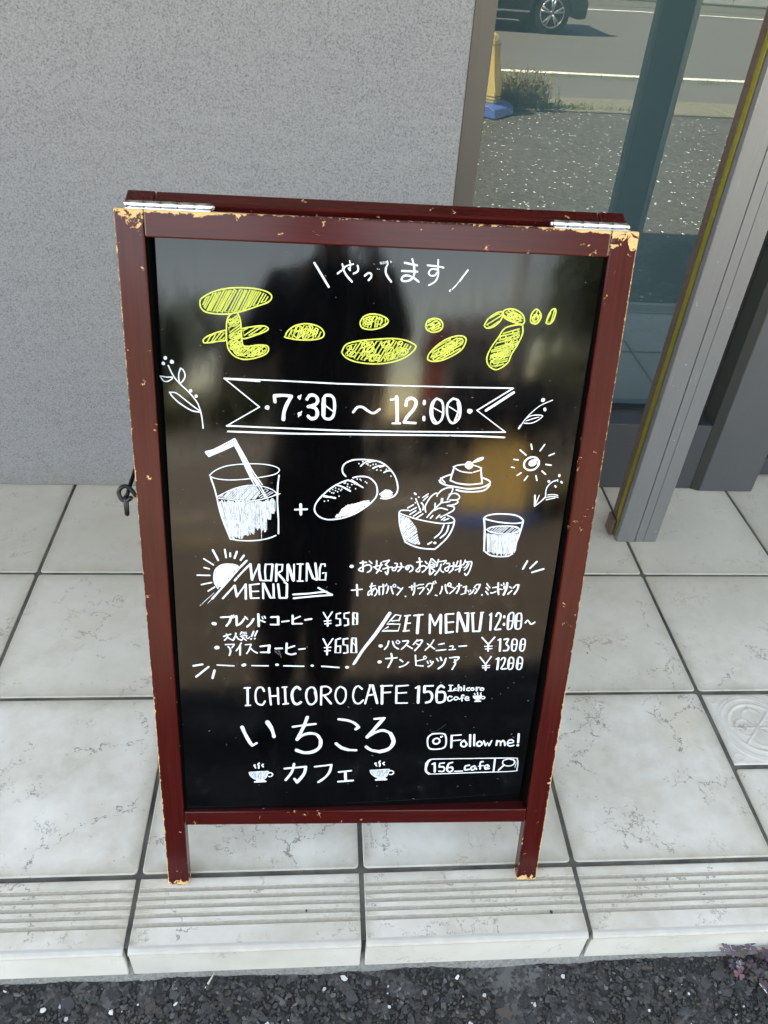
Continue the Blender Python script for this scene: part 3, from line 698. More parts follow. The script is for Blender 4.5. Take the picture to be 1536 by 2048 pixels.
# rubber feet
for u in (0.0134, BW - 0.0134):
    b = BM(); b.ball((u, FT / 2 + 0.001, -0.001), 0.0075, 2, (1, 1, 0.9)); obj('rubber_foot', b, M['dark'], board, smooth=True)
    b = BM(); b.ball((u + (0.006 if u < .2 else -0.006), FT / 2, -LB - 0.001), 0.0075, 2, (1, 1, .9)); q = obj('rubber_foot', b, M['dark'], board, smooth=True); q.matrix_local = MB_
# hook and eye stay on each side
def stay(s):
    X = 0.0 if s < 0 else BW; d = -1 if s < 0 else 1; zz = 0.556
    b = BM()
    c = Vector((X + d * 0.0125, 0.009, zz - 0.002))
    pts = [(X + d * -0.002, 0.009, zz - 0.004), (X + d * 0.003, 0.009, zz - 0.003), (X + d * 0.0055, 0.009, zz + 0.001), (X + d * 0.0105, 0.009, zz + 0.0065), (X + d * 0.0150, 0.0085, zz + 0.0070), (X + d * 0.0190, 0.008, zz + 0.0035), (X + d * 0.0200, 0.008, zz - 0.0015), (X + d * 0.0175, 0.007, zz - 0.0070), (X + d * 0.0130, 0.006, zz - 0.0085), (X + d * 0.0085, 0.005, zz - 0.0060), (X + d * 0.0065, 0.004, zz - 0.0035)]
    b.tube(smooth_curve([Vector(p) for p in pts], 4), 0.0023, 10)
    b.cyl((X - d * 0.0005, 0.009, zz - 0.004), (X + d * 0.0012, 0.009, zz - 0.004), 0.0042, 14)
    hk = obj('screw_hook', b, M['iron'], board, smooth=True)
    b = BM()
    # ring hanging on the hook, then the rod running back to the rear frame
    ctr = Vector((X + d * 0.0135, 0.0085, zz - 0.0150)); ring = []
    for k in range(22):
        a = 2 * math.pi * k / 22
        ring.append(ctr + Vector((0.0012 * math.sin(a) * d, 0.0040 * math.sin(a), 0.0095 * math.cos(a))))
    b.tube(ring, 0.0026, 10, closed=True)
    inv = BMAT.inverted()
    p0 = ctr + Vector((0, 0.003, 0.0085))
    pb = MB_ @ Vector((0.001 if s < 0 else BW - 0.001, 0.009, -0.262))
    pb.x = X + d * 0.004
    b.tube([p0, p0.lerp(pb, 0.1) + Vector((0, 0, .001)), p0.lerp(pb, .5), pb], 0.0023, 10)
    b.tube([pb, pb + Vector((-d * 0.006, 0, 0)), pb + Vector((-d * 0.014, 0.0, 0))], 0.0018, 8)
    obj('stay_rod', b, M['iron'], board, smooth=True)
def smooth_curve(P, n):
    if len(P) < 3: return P
    o_ = []
    for i in range(len(P) - 1):
        a = P[max(i - 1, 0)]; b_ = P[i]; c = P[i + 1]; d = P[min(i + 2, len(P) - 1)]
        for k in range(n):
            t = k / n; o_.append(0.5 * ((2 * b_) + (c - a) * t + (2 * a - 5 * b_ + 4 * c - d) * t * t + (3 * b_ - a - 3 * c + d) * t ** 3))
    o_.append(P[-1]); return o_
stay(-1)

# ================================================================= MARKER LETTERING
# strokes were digitised from crops of the photograph; every crop is (x0, y0, scale)
CROP = dict(A=(380, 500, 3.84), B=(760, 500, 3.84), C=(300, 700, 3.84), D=(680, 740, 3.339), E=(380, 860, 6.4), F=(580, 900, 5.908), G=(780, 880, 4.2667),
    H=(380, 1080, 4.2667), I0=(680, 1090, 3.657), I2=(880, 1150, 8.533), I3=(690, 1105, 10.971), I4=(820, 1105, 10.971), I5=(690, 1155, 12.8), I6=(800, 1155, 15.36),
    J=(380, 1210, 4.042), J2=(430, 1255, 15.36), K=(700, 1200, 3.938), L=(470, 1350, 4.389), MM=(680, 1350, 3.84), M2=(880, 1355, 15.36), N=(820, 1440, 5.908),
    O=(620, 500, 8.533), P=(1020, 700, 6.4), Q=(490, 1515, 21.94), Q2=(732, 1511, 21.94), W=(0, 0, 1.0))
def uv_of(px, py):
    """photo pixel -> (u, v) on the board's panel"""
    d = CAM_R @ Vector(((px - 768) / F_PX, -(py - 1024) / F_PX, -1.0)); off = 0.0095
    for _ in range(4):
        o_ = bo + bn * (off - 0.0003); t = (o_ - CAM).dot(bn) / d.dot(bn); P = CAM + d * t - bo; u, v = P.dot(br), P.dot(bu); off = panel_y(u, v)
    return u, v
class Ink:
    def __init__(s, seed=1): s.V = []; s.F = []; s.k = 0; s.r = random.Random(seed)
    def ribbon(s, uv, w, jit=0.07):
        s.k += 1; lift = 0.00022 + 0.000012 * (s.k % 28)
        P = [Vector(p) for p in uv]
        Q = [P[0]]
        for p in P[1:]:
            if (p - Q[-1]).length > 1e-5: Q.append(p)
        P = Q
        def add(p): s.V.append((p.x, panel_y(p.x, p.y) - lift, p.y)); return len(s.V) - 1
        h0 = w / 2
        if len(P) == 1:
            c = add(P[0]); ring = [add(P[0] + h0 * s.r.uniform(.88, 1.1) * Vector((math.cos(a * .5236), math.sin(a * .5236)))) for a in range(12)]
            for i in range(12): s.F.append((c, ring[i], ring[(i + 1) % 12]))
            return
        Lr = []; n = len(P); ph = s.r.uniform(0, 9)
        T_ = []
        for i in range(n):
            t = P[min(i + 1, n - 1)] - P[max(i - 1, 0)]; T_.append(t.normalized() if t.length > 1e-9 else Vector((1, 0)))
        for i, p in enumerate(P):
            nn = Vector((-T_[i].y, T_[i].x)); h = h0 * (1 + jit * math.sin(ph + i * 0.9) + s.r.uniform(-jit, jit) * .4)
            Lr.append((add(p + nn * h), add(p - nn * h), nn, h))
        for i in range(n - 1):
            a, b_, _, _ = Lr[i]; c, d, _, _ = Lr[i + 1]; s.F.append((a, b_, d, c))
        for (i, sg) in ((0, -1), (n - 1, 1)):
            a, b_, nn, h = Lr[i]; ids = [a]
            for k in range(1, 5):
                an = math.pi * k / 5; ids.append(add(P[i] + nn * h * math.cos(an) + T_[i] * sg * h * math.sin(an)))
            ids.append(b_); s.F.append(tuple(ids if sg < 0 else ids[::-1]))
    def st(s, crop, w, txt, sharp=False, jit=0.07):
        x0, y0, sc = CROP[crop]; w = w * 0.93
        for part_ in txt.split(';'):
            pts = [tuple(float(c) for c in q.split(',')) for q in part_.split()]
            if not pts: continue
            uv = []
            for (x, y) in pts: uv.append(Vector(uv_of(x0 + x / sc, y0 + y / sc)))
            ww = w / sc; cx, cy = x0 + pts[0][0] / sc, y0 + pts[0][1] / sc
            a, b_ = uv_of(cx, cy), uv_of(cx + ww, cy); wm = math.hypot(a[0] - b_[0], a[1] - b_[1])
            if len(uv) > 2 and not sharp: uv = smooth_curve(uv, 4)
            s.ribbon(uv, wm, jit)
    def hatch(s, crop, w, poly, ang, gap, jit=0.25, loops=0.0):
        """one zigzag scribble filling a polygon"""
        x0, y0, sc = CROP[crop]; P = [tuple(float(c) for c in q.split(',')) for q in poly.split()]
        ca, sa = math.cos(math.radians(ang)), math.sin(math.radians(ang))
        R = [(x * ca + y * sa, -x * sa + y * ca) for x, y in P]       # strokes run along rotated x
        lo, hi = min(p[1] for p in R), max(p[1] for p in R); y = lo + gap * .5; path = []; flip = False
        while y < hi:
            xs = []
            for i in range(len(R)):
                (xa, ya), (xb, yb) = R[i], R[(i + 1) % len(R)]
                if (ya > y) != (yb > y): xs.append(xa + (y - ya) * (xb - xa) / (yb - ya))
            xs.sort()
            if len(xs) >= 2:
                a, b_ = xs[0], xs[-1]; e = (b_ - a) * 0.5 * jit; a += s.r.uniform(0, e) * .5 + w * .3; b_ -= s.r.uniform(0, e) * .5 + w * .3
                if b_ > a:
                    q = [(a, y), (b_, y + gap * s.r.uniform(-.3, .3))]
                    if flip: q.reverse()
                    flip = not flip; path += q
            y += gap * s.r.uniform(.7, 1.3)
        if loops:
            pp = []
            for i, (x, yy) in enumerate(path):
                pp.append((x, yy)); 
                if i + 1 < len(path):
                    x2, y2 = path[i + 1]; n_ = max(1, int(abs(x2 - x) / (loops * 1.6)))
                    for k in range(1, n_):
                        t = k / n_; cx, cy = x + (x2 - x) * t, yy + (y2 - yy) * t
                        for a in range(0, 7): an = a * 0.95 + i; pp.append((cx + loops * .75 * math.cos(an) * s.r.uniform(.7, 1.1), cy + loops * .6 * math.sin(an) * s.r.uniform(.7, 1.1)))
            path = pp
        back_ = [(x * ca - y_ * sa, x * sa + y_ * ca) for x, y_ in path]
        if len(back_) < 2: return
        # cut into pieces so overlaps sit at different heights
        step = 14
        for i in range(0, len(back_) - 1, step):
            seg = back_[i:i + step + 1]
            s.st(crop, w, ' '.join('%.1f,%.1f' % p for p in seg), sharp=(loops == 0))
    def done(s, name, mat, label=None):
        o_ = obj(name, (s.V, s.F), mat, board)
        if label: o_['label'] = label
        return o_
def word(name, label, rows, mat='ink', seed=1, hatches=()):
    k = Ink(seed)
    for h in hatches: k.hatch(*h[:6], **(h[6] if len(h) > 6 else {}))
    for r in rows: k.st(*r)
    return k.done(name, M[mat], label)
def ell(cx, cy, rx, ry, rot=0, n=14, a0=0, a1=360):
    o_ = []
    for i in range(n + 1):
        a = math.radians(a0 + (a1 - a0) * i / n); x, y = rx * math.cos(a), ry * math.sin(a); c, s_ = math.cos(math.radians(rot)), math.sin(math.radians(rot))
        o_.append('%.1f,%.1f' % (cx + x * c - y * s_, cy + x * s_ + y * c))
    return ' '.join(o_)
word('lettering', 'white hiragana line at the top of the panel between two slanting strokes', [
    ('O', 36, '75,220 320,630'), ('O', 32, '472,400 550,340 600,285'), ('O', 26, '600,285 650,262 700,248 742,240'), ('O', 34, '812,268 825,330 800,375 745,402'),
    ('O', 22, '675,185 690,250 680,330'), ('O', 30, '655,312 685,345'), ('O', 30, '552,240 570,320'), ('O', 36, '565,320 620,430 715,540'),
    ('O', 34, '935,440 990,395 1040,405 1045,460 1000,515'),
    ('O', 9, '1200,205 1202,240;1222,203 1222,240;1245,200 1247,240;1264,196 1266,236;1285,192 1287,230;1303,192 1305,226;1372,184 1380,218;1392,195 1394,212;1145,318 1150,330;1180,322 1185,333'),
    ('O', 24, '1322,190 1328,240;1320,255 1300,290'), ('O', 38, '1298,300 1292,380 1320,450 1385,540'),
    ('B', 16, '190,98 285,118;168,160 288,166'), ('B', 16, '248,70 262,130 262,190 235,228 190,240 165,228 178,202 215,196 260,215 298,245'),
    ('B', 14, '365,118 440,125 488,135'), ('B', 13, '447,75 446,150 447,190 425,240 375,270'), ('B', 13, '445,152 400,145 375,170 385,195 420,195 440,170'),
    ('B', 14, '675,155 645,195;638,203 612,240'), ('B', 9, '603,246 592,262;586,268 572,285;566,290 556,300'), ('B', 14, '540,308 536,314')])
YP = []
YP.append(('A', '75,410 90,370 180,320 300,293 420,290 520,300 600,325 628,360 600,400 520,430 400,470 300,490 200,490 120,475 85,445 75,410', 118, 21, {}))
YP.append(('A', '362,478 385,530 392,600 395,650 400,700 410,735 450,740 520,730 590,735 603,765 580,800 500,830 420,840 350,820 300,770 282,700 280,600 285,540 310,495', 145, 22, {}))
YP.append(('A', '275,615 200,635 130,665 102,690 110,712 160,710 220,700 275,690', 125, 22, {}))
YP.append(('A', '395,605 470,590 560,583 600,600 580,625 500,655 400,680', 145, 26, {}))
YP.append(('A', '735,660 745,630 790,590 860,568 930,570 1000,595 1030,640 1010,675 930,690 850,690 770,680 728,668', 110, 24, {}))
YP.append(('A', '1305,560 1330,515 1390,492 1460,500 1515,530 1518,560 1480,590 1420,608 1370,610 1320,595', 100, 22, {}))
YP.append(('A', '1165,785 1200,725 1300,698 1430,685 1560,680 1640,690 1700,712 1735,740 1700,790 1620,840 1500,870 1380,873 1260,855 1190,820', 122, 24, {}))
YP.append(('B', '350,590 365,545 410,525 460,535 483,575 465,615 410,632 365,615', 150, 24, {}))
YP.append(('B', '365,840 375,800 430,740 510,685 590,660 645,665 660,700 625,765 550,815 470,848 400,855', 150, 22, {}))
YP.append(('B', '800,580 830,530 890,485 940,475 945,500 920,550 870,590 820,600', 150, 22, {}))
YP.append(('B', '935,495 960,460 1030,455 1090,490 1110,540 1095,570 1040,560 970,530', 30, 22, {}))
YP.append(('B', '1095,575 1095,640 1060,720 1010,800 985,860 930,905 880,918 830,880 822,820 860,740 910,670 960,600 1050,575', 165, 22, {}))
YP.append(('B', '1155,545 1165,490 1200,455 1230,480 1235,520 1205,565 1165,560', 110, 26, {}))
YP.append(('B', '1275,560 1290,510 1320,460 1345,453 1350,480 1330,540 1300,568', 110, 28, {}))
def shrink(poly, f):
    p = [tuple(float(c) for c in q.split(',')) for q in poly.split()]; cx = sum(a for a, _ in p) / len(p); cy = sum(b_ for _, b_ in p) / len(p)
    return ' '.join('%.1f,%.1f' % (cx + (a - cx) * f, cy + (b_ - cy) * f) for a, b_ in p)
groups = [('chubby yellow katakana letter made of a flat oval over a curved stem', (0, 1, 2, 3)), ('yellow bun-shaped long vowel mark', (4,)), ('two stacked yellow ovals forming a katakana letter', (5, 6)),
          ('yellow dot over a slanting yellow oval forming a katakana letter', (7, 8)), ('yellow hooked katakana letter with two small ticks', (9, 10, 11, 12, 13))]
for gi, (lab, ids) in enumerate(groups):
    k = Ink(20 + gi)
    for i in ids:
        c, poly, ang, gap, kw = YP[i]
        n_ = len(poly.split())
        if i in (0,): k.hatch(c, 12, shrink(poly, .93), ang, gap * .82, .14)
        elif i in (1, 11):
            # loops climbing through the bent shape
            k.hatch(c, 12, shrink(poly, .90), ang, gap * .9, .2)
        else: k.hatch(c, 12, shrink(poly, .90), ang, gap, .12)
    o1 = k.done('yellow_letter', M['ink_y'], lab)
    k = Ink(40 + gi)
    for i in ids:
        c, poly, ang, gap, kw = YP[i]
        if i in (4, 5, 6, 7, 8, 10, 11, 12, 13, 1):
            pp = [tuple(float(a) for a in q.split(',')) for q in poly.split()]
            cx = sum(a for a, _ in pp) / len(pp); cy = sum(b_ for _, b_ in pp) / len(pp)
            rr = random.Random(i)
            def inside(x, y):
                ins = False
                for j in range(len(pp)):
                    (xa, ya), (xb, yb) = pp[j], pp[(j + 1) % len(pp)]
                    if (ya > y) != (yb > y) and x < xa + (y - ya) * (xb - xa) / (yb - ya): ins = not ins
                return ins
            xs = [a for a, _ in pp]; ys = [b_ for _, b_ in pp]
            m_ = int((max(xs) - min(xs)) * (max(ys) - min(ys)) / 3600) + 2; got = 0
            for _ in range(m_ * 12):
                if got >= m_: break
                x, y = rr.uniform(min(xs), max(xs)), rr.uniform(min(ys), max(ys)); R_ = rr.uniform(20, 34)
                if all(inside(x + R_ * 1.15 * math.cos(a), y + R_ * 1.15 * math.sin(a)) for a in (0, 1.05, 2.1, 3.14, 4.2, 5.2)):
                    k.st(c, 8, ell(x, y, R_, R_ * rr.uniform(.55, .85), rr.uniform(-60, 0), 9, rr.uniform(0, 360), rr.uniform(400, 700))); got += 1
        k.st(c, 12, poly + ' ' + poly.split()[0])
    k.done('yellow_outline', M['ink_y2'])
word('lettering', 'opening hours 7:30 to 12:00 inside the ribbon', [
    ('C', 40, '900,442'), ('C', 26, '960,398 955,352'), ('C', 26, '955,352 1020,348 1085,355'), ('C', 30, '1085,358 1050,420 1030,475 1024,532'), ('C', 30, '1147,362'), ('C', 10, '1160,345 1150,378'), ('C', 34, '1148,492'), ('C', 10, '1165,472 1140,512'),
    ('C', 26, '1205,378 1230,348 1270,352 1288,385 1275,415 1240,430 1215,435'), ('C', 28, '1225,432 1268,445 1285,480 1275,518 1238,527 1215,508'),
    ('C', 24, '1385,348 1345,352 1330,400 1328,470 1340,520 1380,530 1410,500 1418,430 1410,370 1385,348'), ('C', 32, '1335,375 1332,500'), ('C', 10, '1345,425 1405,470'),
    ('D', 18, '88,282 115,250 150,248 190,275 225,288 265,262'), ('D', 16, '340,198 365,194 375,176'), ('D', 26, '378,180 382,260 382,348'), ('D', 14, '350,356 402,356'),
    ('D', 24, '440,235 448,200 480,188 508,212 495,258 450,310 428,348'), ('D', 18, '428,350 505,354'), ('D', 24, '563,208 562,225'), ('D', 20, '560,315 560,332'),
    ('D', 16, '645,190 612,225 605,290 620,345 650,355 680,325 690,265 680,210 645,190'), ('D', 13, '632,205 618,250 620,310 645,350'), ('D', 8, '620,250 685,285'),
    ('D', 16, '755,190 720,225 715,290 735,345 765,352 795,320 805,260 790,205 755,190'), ('D', 14, '785,215 790,270 765,345'), ('D', 8, '730,245 785,280'), ('D', 38, '867,275')])
word('ribbon_outline', 'thin white outline of a swallow-tailed ribbon', [
    ('W', 3.2, '448.4,756.8 560,761.5 680,767.6'), ('W', 3.0, '680,767.4 860,773 1026.5,776.5'), ('W', 2.4, '450,758 520,763'), ('W', 3.4, '1026.5,776.5 954,820.9'), ('W', 2.4, '954,820.9 1010.9,864.3'), ('W', 3.2, '680,861 850,863.5 1010.9,864.3'), ('W', 3.6, '453.6,851.6 560,856 680,861'),
    ('W', 2.8, '448.4,756.8 518.8,814'), ('W', 2.4, '518.8,814 453.6,851.6'), ('W', 4.0, '455.7,862.8 580,867 680,868.2 820,870 930,871.5 1009,874.8'), ('D', 18, '1160,150 975,270')])
word('drawing', 'leafy twig with berries drawn at the upper left of the panel', [
    ('C', 11, '140,120 180,200 230,260 300,325 360,400 385,460 400,530 408,600'), ('C', 10, '75,200 110,240 150,235 175,210 130,208 75,200'), ('C', 11, '235,140 220,190 228,250 250,240 270,200 255,155 235,140'),
    ('C', 10, '150,325 200,330 260,375 330,430 380,465'), ('C', 12, '380,475 320,465 230,410 175,360 150,325'), ('C', 32, '118,62;102,103'), ('C', 36, '168,90'), ('C', 28, '313,312;354,354')])
word('drawing', 'small twig with one leaf drawn at the upper right of the panel', [
    ('P', 12, '110,1010 200,880 300,780 400,705 545,642'), ('P', 24, '112,1005 138,965'), ('P', 58, '422,640'), ('P', 44, '446,755 448,768'), ('P', 14, '205,880 260,845 340,832 410,838 408,860 340,910 260,938 180,935'), ('P', 13, '205,908 290,880 370,858')])
word('drawing', 'small sun with short rays drawn right of the pudding', [
    ('P', 27, ell(275, 1455, 100, 80, -25)), ('P', 46, ell(290, 1445, 34, 22, -25)), ('P', 30, '330,1400 370,1420 360,1460'), ('P', 20, '270,1205 282,1270;445,1210 385,1290;130,1280 205,1345;565,1325 500,1352;50,1400 105,1408;20,1500 55,1505;460,1465 525,1475;410,1550 455,1590;92,1605 140,1572;183,1670 225,1615;332,1608 345,1668')])
word('drawing', 'berried twig ending in an arrow drawn below the sun', [
    ('P', 16, '610,1665 540,1690 480,1750 458,1810 455,1870 430,1905 380,1950 315,2000'), ('P', 24, '320,1862 316,1995'), ('P', 14, '375,1860 345,1930 318,1995;430,1900 500,1880 570,1875 615,1888;485,1855 560,1850 612,1862'), ('P', 16, '465,1918 520,1905 575,1893'),
    ('P', 30, '632,1600 632,1614'), ('P', 38, '498,1683'), ('P', 26, '655,1686 664,1698'), ('P', 22, '578,1738 586,1752'), ('P', 10, '608,1655 613,1685')])
# iced drink
k = Ink(3)
k.hatch('E', 15, '370,860 470,800 580,748 720,715 850,715 900,800 850,885 700,900 500,885', -48, 15, .06)
k.hatch('E', 13, '960,745 1080,800 1100,835 1010,870 900,890 870,860', -30, 30, .2)
rr = random.Random(5)
for i in range(84):
    t = (i + rr.uniform(-.5, .5)) / 84; t = min(1, max(0, t)); xt = 365 + t * 725; sl_ = (1 - t) ** 2 * 0.30 + 0.02
    ye = 1392 if t < .33 else (1345 if t < .6 else (1270 if t < .72 else (1295 if t < .84 else (1150 if t < .93 else 1065)))); ye += rr.uniform(-45, 8)
    y0_ = 905 - 28 * max(0, t - .75) * 4 + rr.uniform(-8, 30)
    k.st('E', rr.choice((13, 15, 18)), '%.0f,%.0f %.0f,%.0f %.0f,%.0f' % (xt, y0_, xt + sl_ * (ye - y0_) * .5 + rr.uniform(-5, 5), (y0_ + ye) / 2, xt + sl_ * (ye - y0_), ye))
for i in range(14):
    t = rr.uniform(0, .62); xt = 385 + t * 725; sl_ = (1 - t) ** 2 * 0.30; y0_ = 950 + rr.uniform(0, 250); ye = min(1390, y0_ + rr.uniform(90, 200))
    k.st('E', 20, '%.0f,%.0f %.0f,%.0f' % (xt + sl_ * (y0_ - 900), y0_, xt + sl_ * (ye - 900), ye))
k.done('drawing_shading', M['ink_thin'])
word('drawing', 'large glass of iced coffee with a bent straw', [
    ('E', 15, '250,580 320,520 450,465 620,440 800,432 960,440 1080,465 1140,500 1130,540 1060,575 900,605 700,630 520,640 380,630 280,605 250,580'), ('E', 22, '262,600 310,740 345,870 380,1030 430,1180 490,1330 520,1398'), ('E', 22, '1140,580 1125,700 1118,860 1122,1000 1132,1150 1132,1325'),
    ('E', 18, '520,1395 620,1412 760,1418 900,1408 1010,1385 1100,1350'), ('E', 14, '355,850 450,800 580,745 720,712 860,712 980,735 1070,775 1110,818'), ('E', 12, '350,872 500,888 640,902 800,905 950,880 1060,845 1155,815'), ('E', 6, '912,1250 915,1390'),
    ('E', 30, '203,285 240,330'), ('E', 46, '225,305 340,268 460,213 560,160'), ('E', 20, '240,338 400,270 555,200'), ('E', 20, '200,278 310,248 460,172 570,112'), ('E', 50, '580,150 620,240 690,390 740,480 800,590 870,690'), ('E', 16, '580,120 640,230 720,370 800,520 925,700'), ('E', 16, '565,190 640,330 720,500 790,640 830,710'),
    ('E', 16, '895,705 940,790 990,870'), ('E', 12, '860,700 960,860')])
word('drawing', 'two bread rolls drawn overlapping, after a plus sign', [
    ('F', 34, '126,645 128,760'), ('F', 26, '58,705 200,700'),
    ('F', 20, '690,355 600,385 500,440 400,520 320,610 290,680 300,740 350,790 430,820 520,820 640,800 780,745 900,670 990,590 1030,520 1025,430 990,370 930,325 860,312 800,315 745,328'),
    ('F', 24, '400,548 470,555 535,568'), ('F', 30, '405,545 440,552'), ('F', 22, '555,415 620,435 712,486'), ('F', 20, '690,358 770,390 862,443'), ('F', 14, '725,350 800,395'),
    ('F', 18, '470,488;505,467;540,450;577,460;613,462;495,505;517,508;538,480;562,492;600,478;640,392;655,388;683,403;730,408;760,400;783,408;678,432;705,445;775,458;795,343;828,345;840,358;890,375;908,388;580,545;408,605;450,598'),
    ('F', 20, '660,312 625,270 620,210 650,160 720,125 800,112 900,115 1020,128 1110,165 1190,235 1240,310 1270,400 1270,480 1235,540 1170,570 1110,575 1070,570'),
    ('F', 18, '835,190 900,140 1010,128'), ('F', 12, '900,165 960,140 1020,130'), ('F', 20, '980,215 1040,190 1115,185;1110,265 1150,245 1195,245'), ('F', 12, '1060,205 1110,190'),
    ('F', 19, '815,160;860,137;922,175;950,185;983,170;1015,168;1027,235;1073,240;1137,227;1193,308')], hatches=[
    ('F', 17, '520,800 600,720 650,660 720,635 800,620 880,595 945,590 930,640 830,710 700,770 580,805', 122, 15, .12), ('F', 16, '1050,520 1110,470 1180,465 1230,510 1180,560 1080,570', 145, 17, .12)])
word('drawing', 'pudding with a cherry on a saucer', [
    ('G', 12, '540,230 590,262 640,275 700,280;715,275 780,255;540,230 580,215 640,208;710,215 745,225 780,240'), ('G', 16, '547,235 530,290 515,345'), ('G', 16, '775,240 780,300 785,365'), ('G', 15, '515,345 580,370 680,380 785,370'), ('G', 42, ell(675, 215, 17, 16, 0, 8)), ('G', 30, '675,215'),
    ('G', 14, '710,190 750,160 795,150 780,170 715,190'), ('G', 18, '720,182 785,158'), ('G', 16, '515,295 450,320 428,345 430,362 480,385 560,400 650,415 740,412 810,395 855,365 835,340 795,325'), ('G', 16, '565,425 640,440 740,440 810,425 852,385'), ('G', 14, '420,345 455,378;432,325 470,365')])
word('drawing', 'salad bowl with big leaves', [
    ('G', 13, '80,612 100,600 160,600;80,625 150,650 250,680 350,700 450,712 530,705 550,685 530,660 490,645;78,615 80,700 100,790 130,870'), ('G', 15, '130,870 200,905 280,925 380,932;550,690 535,750 490,830 420,900 380,932;500,730 480,790 430,835'), ('G', 14, '460,725 430,790 380,835'), ('G', 16, '355,870 325,888'), ('G', 24, '380,877 385,878'),
    ('G', 13, '200,552 150,580;225,575 170,605;220,602 170,635;250,615 200,650;280,630 225,665;325,460 280,490;322,480 285,515'), ('G', 12, '220,500 240,550 262,610 245,615'), ('G', 14, '268,535 285,560 280,595'), ('G', 20, '210,455 220,462'), ('G', 16, '184,498;246,488;216,536'),
    ('G', 13, '305,615 300,570 330,510 370,465 405,455 400,480;405,465 440,430 490,408 535,410 525,450 505,480 490,510;505,465 560,455 595,485 570,510 510,512;570,510 580,530 550,550 490,560;490,560 545,570 540,600 490,630 460,645'),
    ('G', 13, '315,660 350,620 390,580 440,530 450,500;385,540 385,590;440,500 436,535;440,535 510,525;380,600 430,580 490,595;345,668 365,645;395,668 425,640;440,680 470,660;460,685 500,670;430,660 445,650')], hatches=[
    ('G', 8.5, '85,640 150,660 190,690 230,750 235,800 250,860 260,890 200,890 130,860 95,780', -38, 11, .14), ('G', 8.5, '85,640 150,660 175,700 180,760 190,820 200,870 130,850 95,780', -58, 15, .3)])
k = Ink(8)
for i in range(30):
    t = i / 29; xt = 828 + t * 265; sl_ = 0.03 - 0.30 * max(0, t - .4); k.st('G', rr.choice((8, 10, 12)), '%.0f,%.0f %.0f,%.0f' % (xt, 800 + 12 * math.sin(math.pi * t), xt + sl_ * 165, 965 + 18 * math.sin(math.pi * t) + rr.uniform(-18, 4)))
k.hatch('G', 9, '835,765 860,748 940,738 1030,738 1085,748 1100,765 1085,782 1020,795 940,796 860,782', -38, 15, .1)
k.done('drawing_shading', M['ink_thin'])
word('drawing', 'small drinking glass right of the salad bowl', [
    ('G', 14, '800,670 830,645 900,632 980,632 1060,640 1110,660 1138,690 1120,705 1060,712 960,705 870,690 805,672'), ('G', 18, '803,672 808,760 806,860 803,945'), ('G', 16, '1136,698 1110,790 1075,880 1045,960'), ('G', 14, '815,955 860,985 930,995 1010,990 1045,965'), ('G', 12, '825,765 860,745 940,735 1030,735 1085,745 1105,765 1090,785 1020,800 940,800 860,785 825,765')])
word('drawing', 'half sun with rays rising behind a slanting line', [
    ('H', 20, '195,85 240,172'), ('H', 18, '297,82 308,148;343,112 343,140;400,100 380,155;460,132 432,170'), ('H', 14, '118,160 200,212;120,235 165,246;62,300 170,302;98,380 185,362;155,435 210,402'),
    ('H', 12, '240,415 212,370 203,310 220,250 270,212 340,205 395,215 420,235'), ('H', 19, '485,175 420,240 350,320 280,400 190,500'), ('H', 4, '205,450 85,560'), ('H', 4, '185,505 150,540')], hatches=[('H', 13, '240,410 212,370 205,310 222,252 270,214 340,207 395,217 415,232 350,310 290,385', 112, 11, .05)])
word('lettering', 'tall narrow words MORNING MENU over an arrow', [
    ('H', 18, '382,346 440,280 515,205'), ('H', 24, '515,208 522,270 530,338'), ('H', 16, '530,340 560,270 590,210'), ('H', 24, '588,212 592,280 602,342'), ('H', 14, '602,344 640,348'),
    ('H', 17, '645,208 640,270 645,340', True), ('H', 14, '645,208 705,207', True), ('H', 20, '705,210 692,345', True), ('H', 14, '640,345 692,347', True), ('H', 22, '735,348 738,210', True), ('H', 14, '738,210 790,210', True), ('H', 16, '790,210 785,262 745,285', True), ('H', 22, '755,290 805,346', True),
    ('H', 20, '832,345 832,212', True), ('H', 26, '838,212 882,343', True), ('H', 16, '888,345 888,208', True), ('H', 14, '915,205 965,205;915,350 965,350', True), ('H', 22, '942,207 936,345', True), ('H', 18, '995,347 997,200', True), ('H', 24, '1003,203 1050,325 1082,338', True), ('H', 20, '1070,200 1085,335', True),
    ('H', 17, '1152,222 1152,205 1120,205 1107,250 1105,340 1155,340 1160,278 1132,282', True),
    ('H', 18, '280,498 380,388', True), ('H', 22, '382,388 400,480', True), ('H', 14, '400,482 475,375', True), ('H', 22, '475,378 477,500', True), ('H', 22, '512,385 520,495', True), ('H', 14, '520,497 590,495;515,383 590,374;520,440 585,437', True),
    ('H', 20, '625,498 622,370', True), ('H', 24, '630,373 685,488', True), ('H', 20, '712,378 715,490', True), ('H', 12, '685,494 725,494', True), ('H', 22, '752,378 765,490', True), ('H', 16, '765,494 825,494', True), ('H', 22, '808,360 828,375 825,490', True), ('H', 17, '880,465 1000,458 1165,440', True), ('H', 18, '1095,408 1150,438 1213,468', True), ('H', 17, '1213,468 1050,480 885,497', True)])
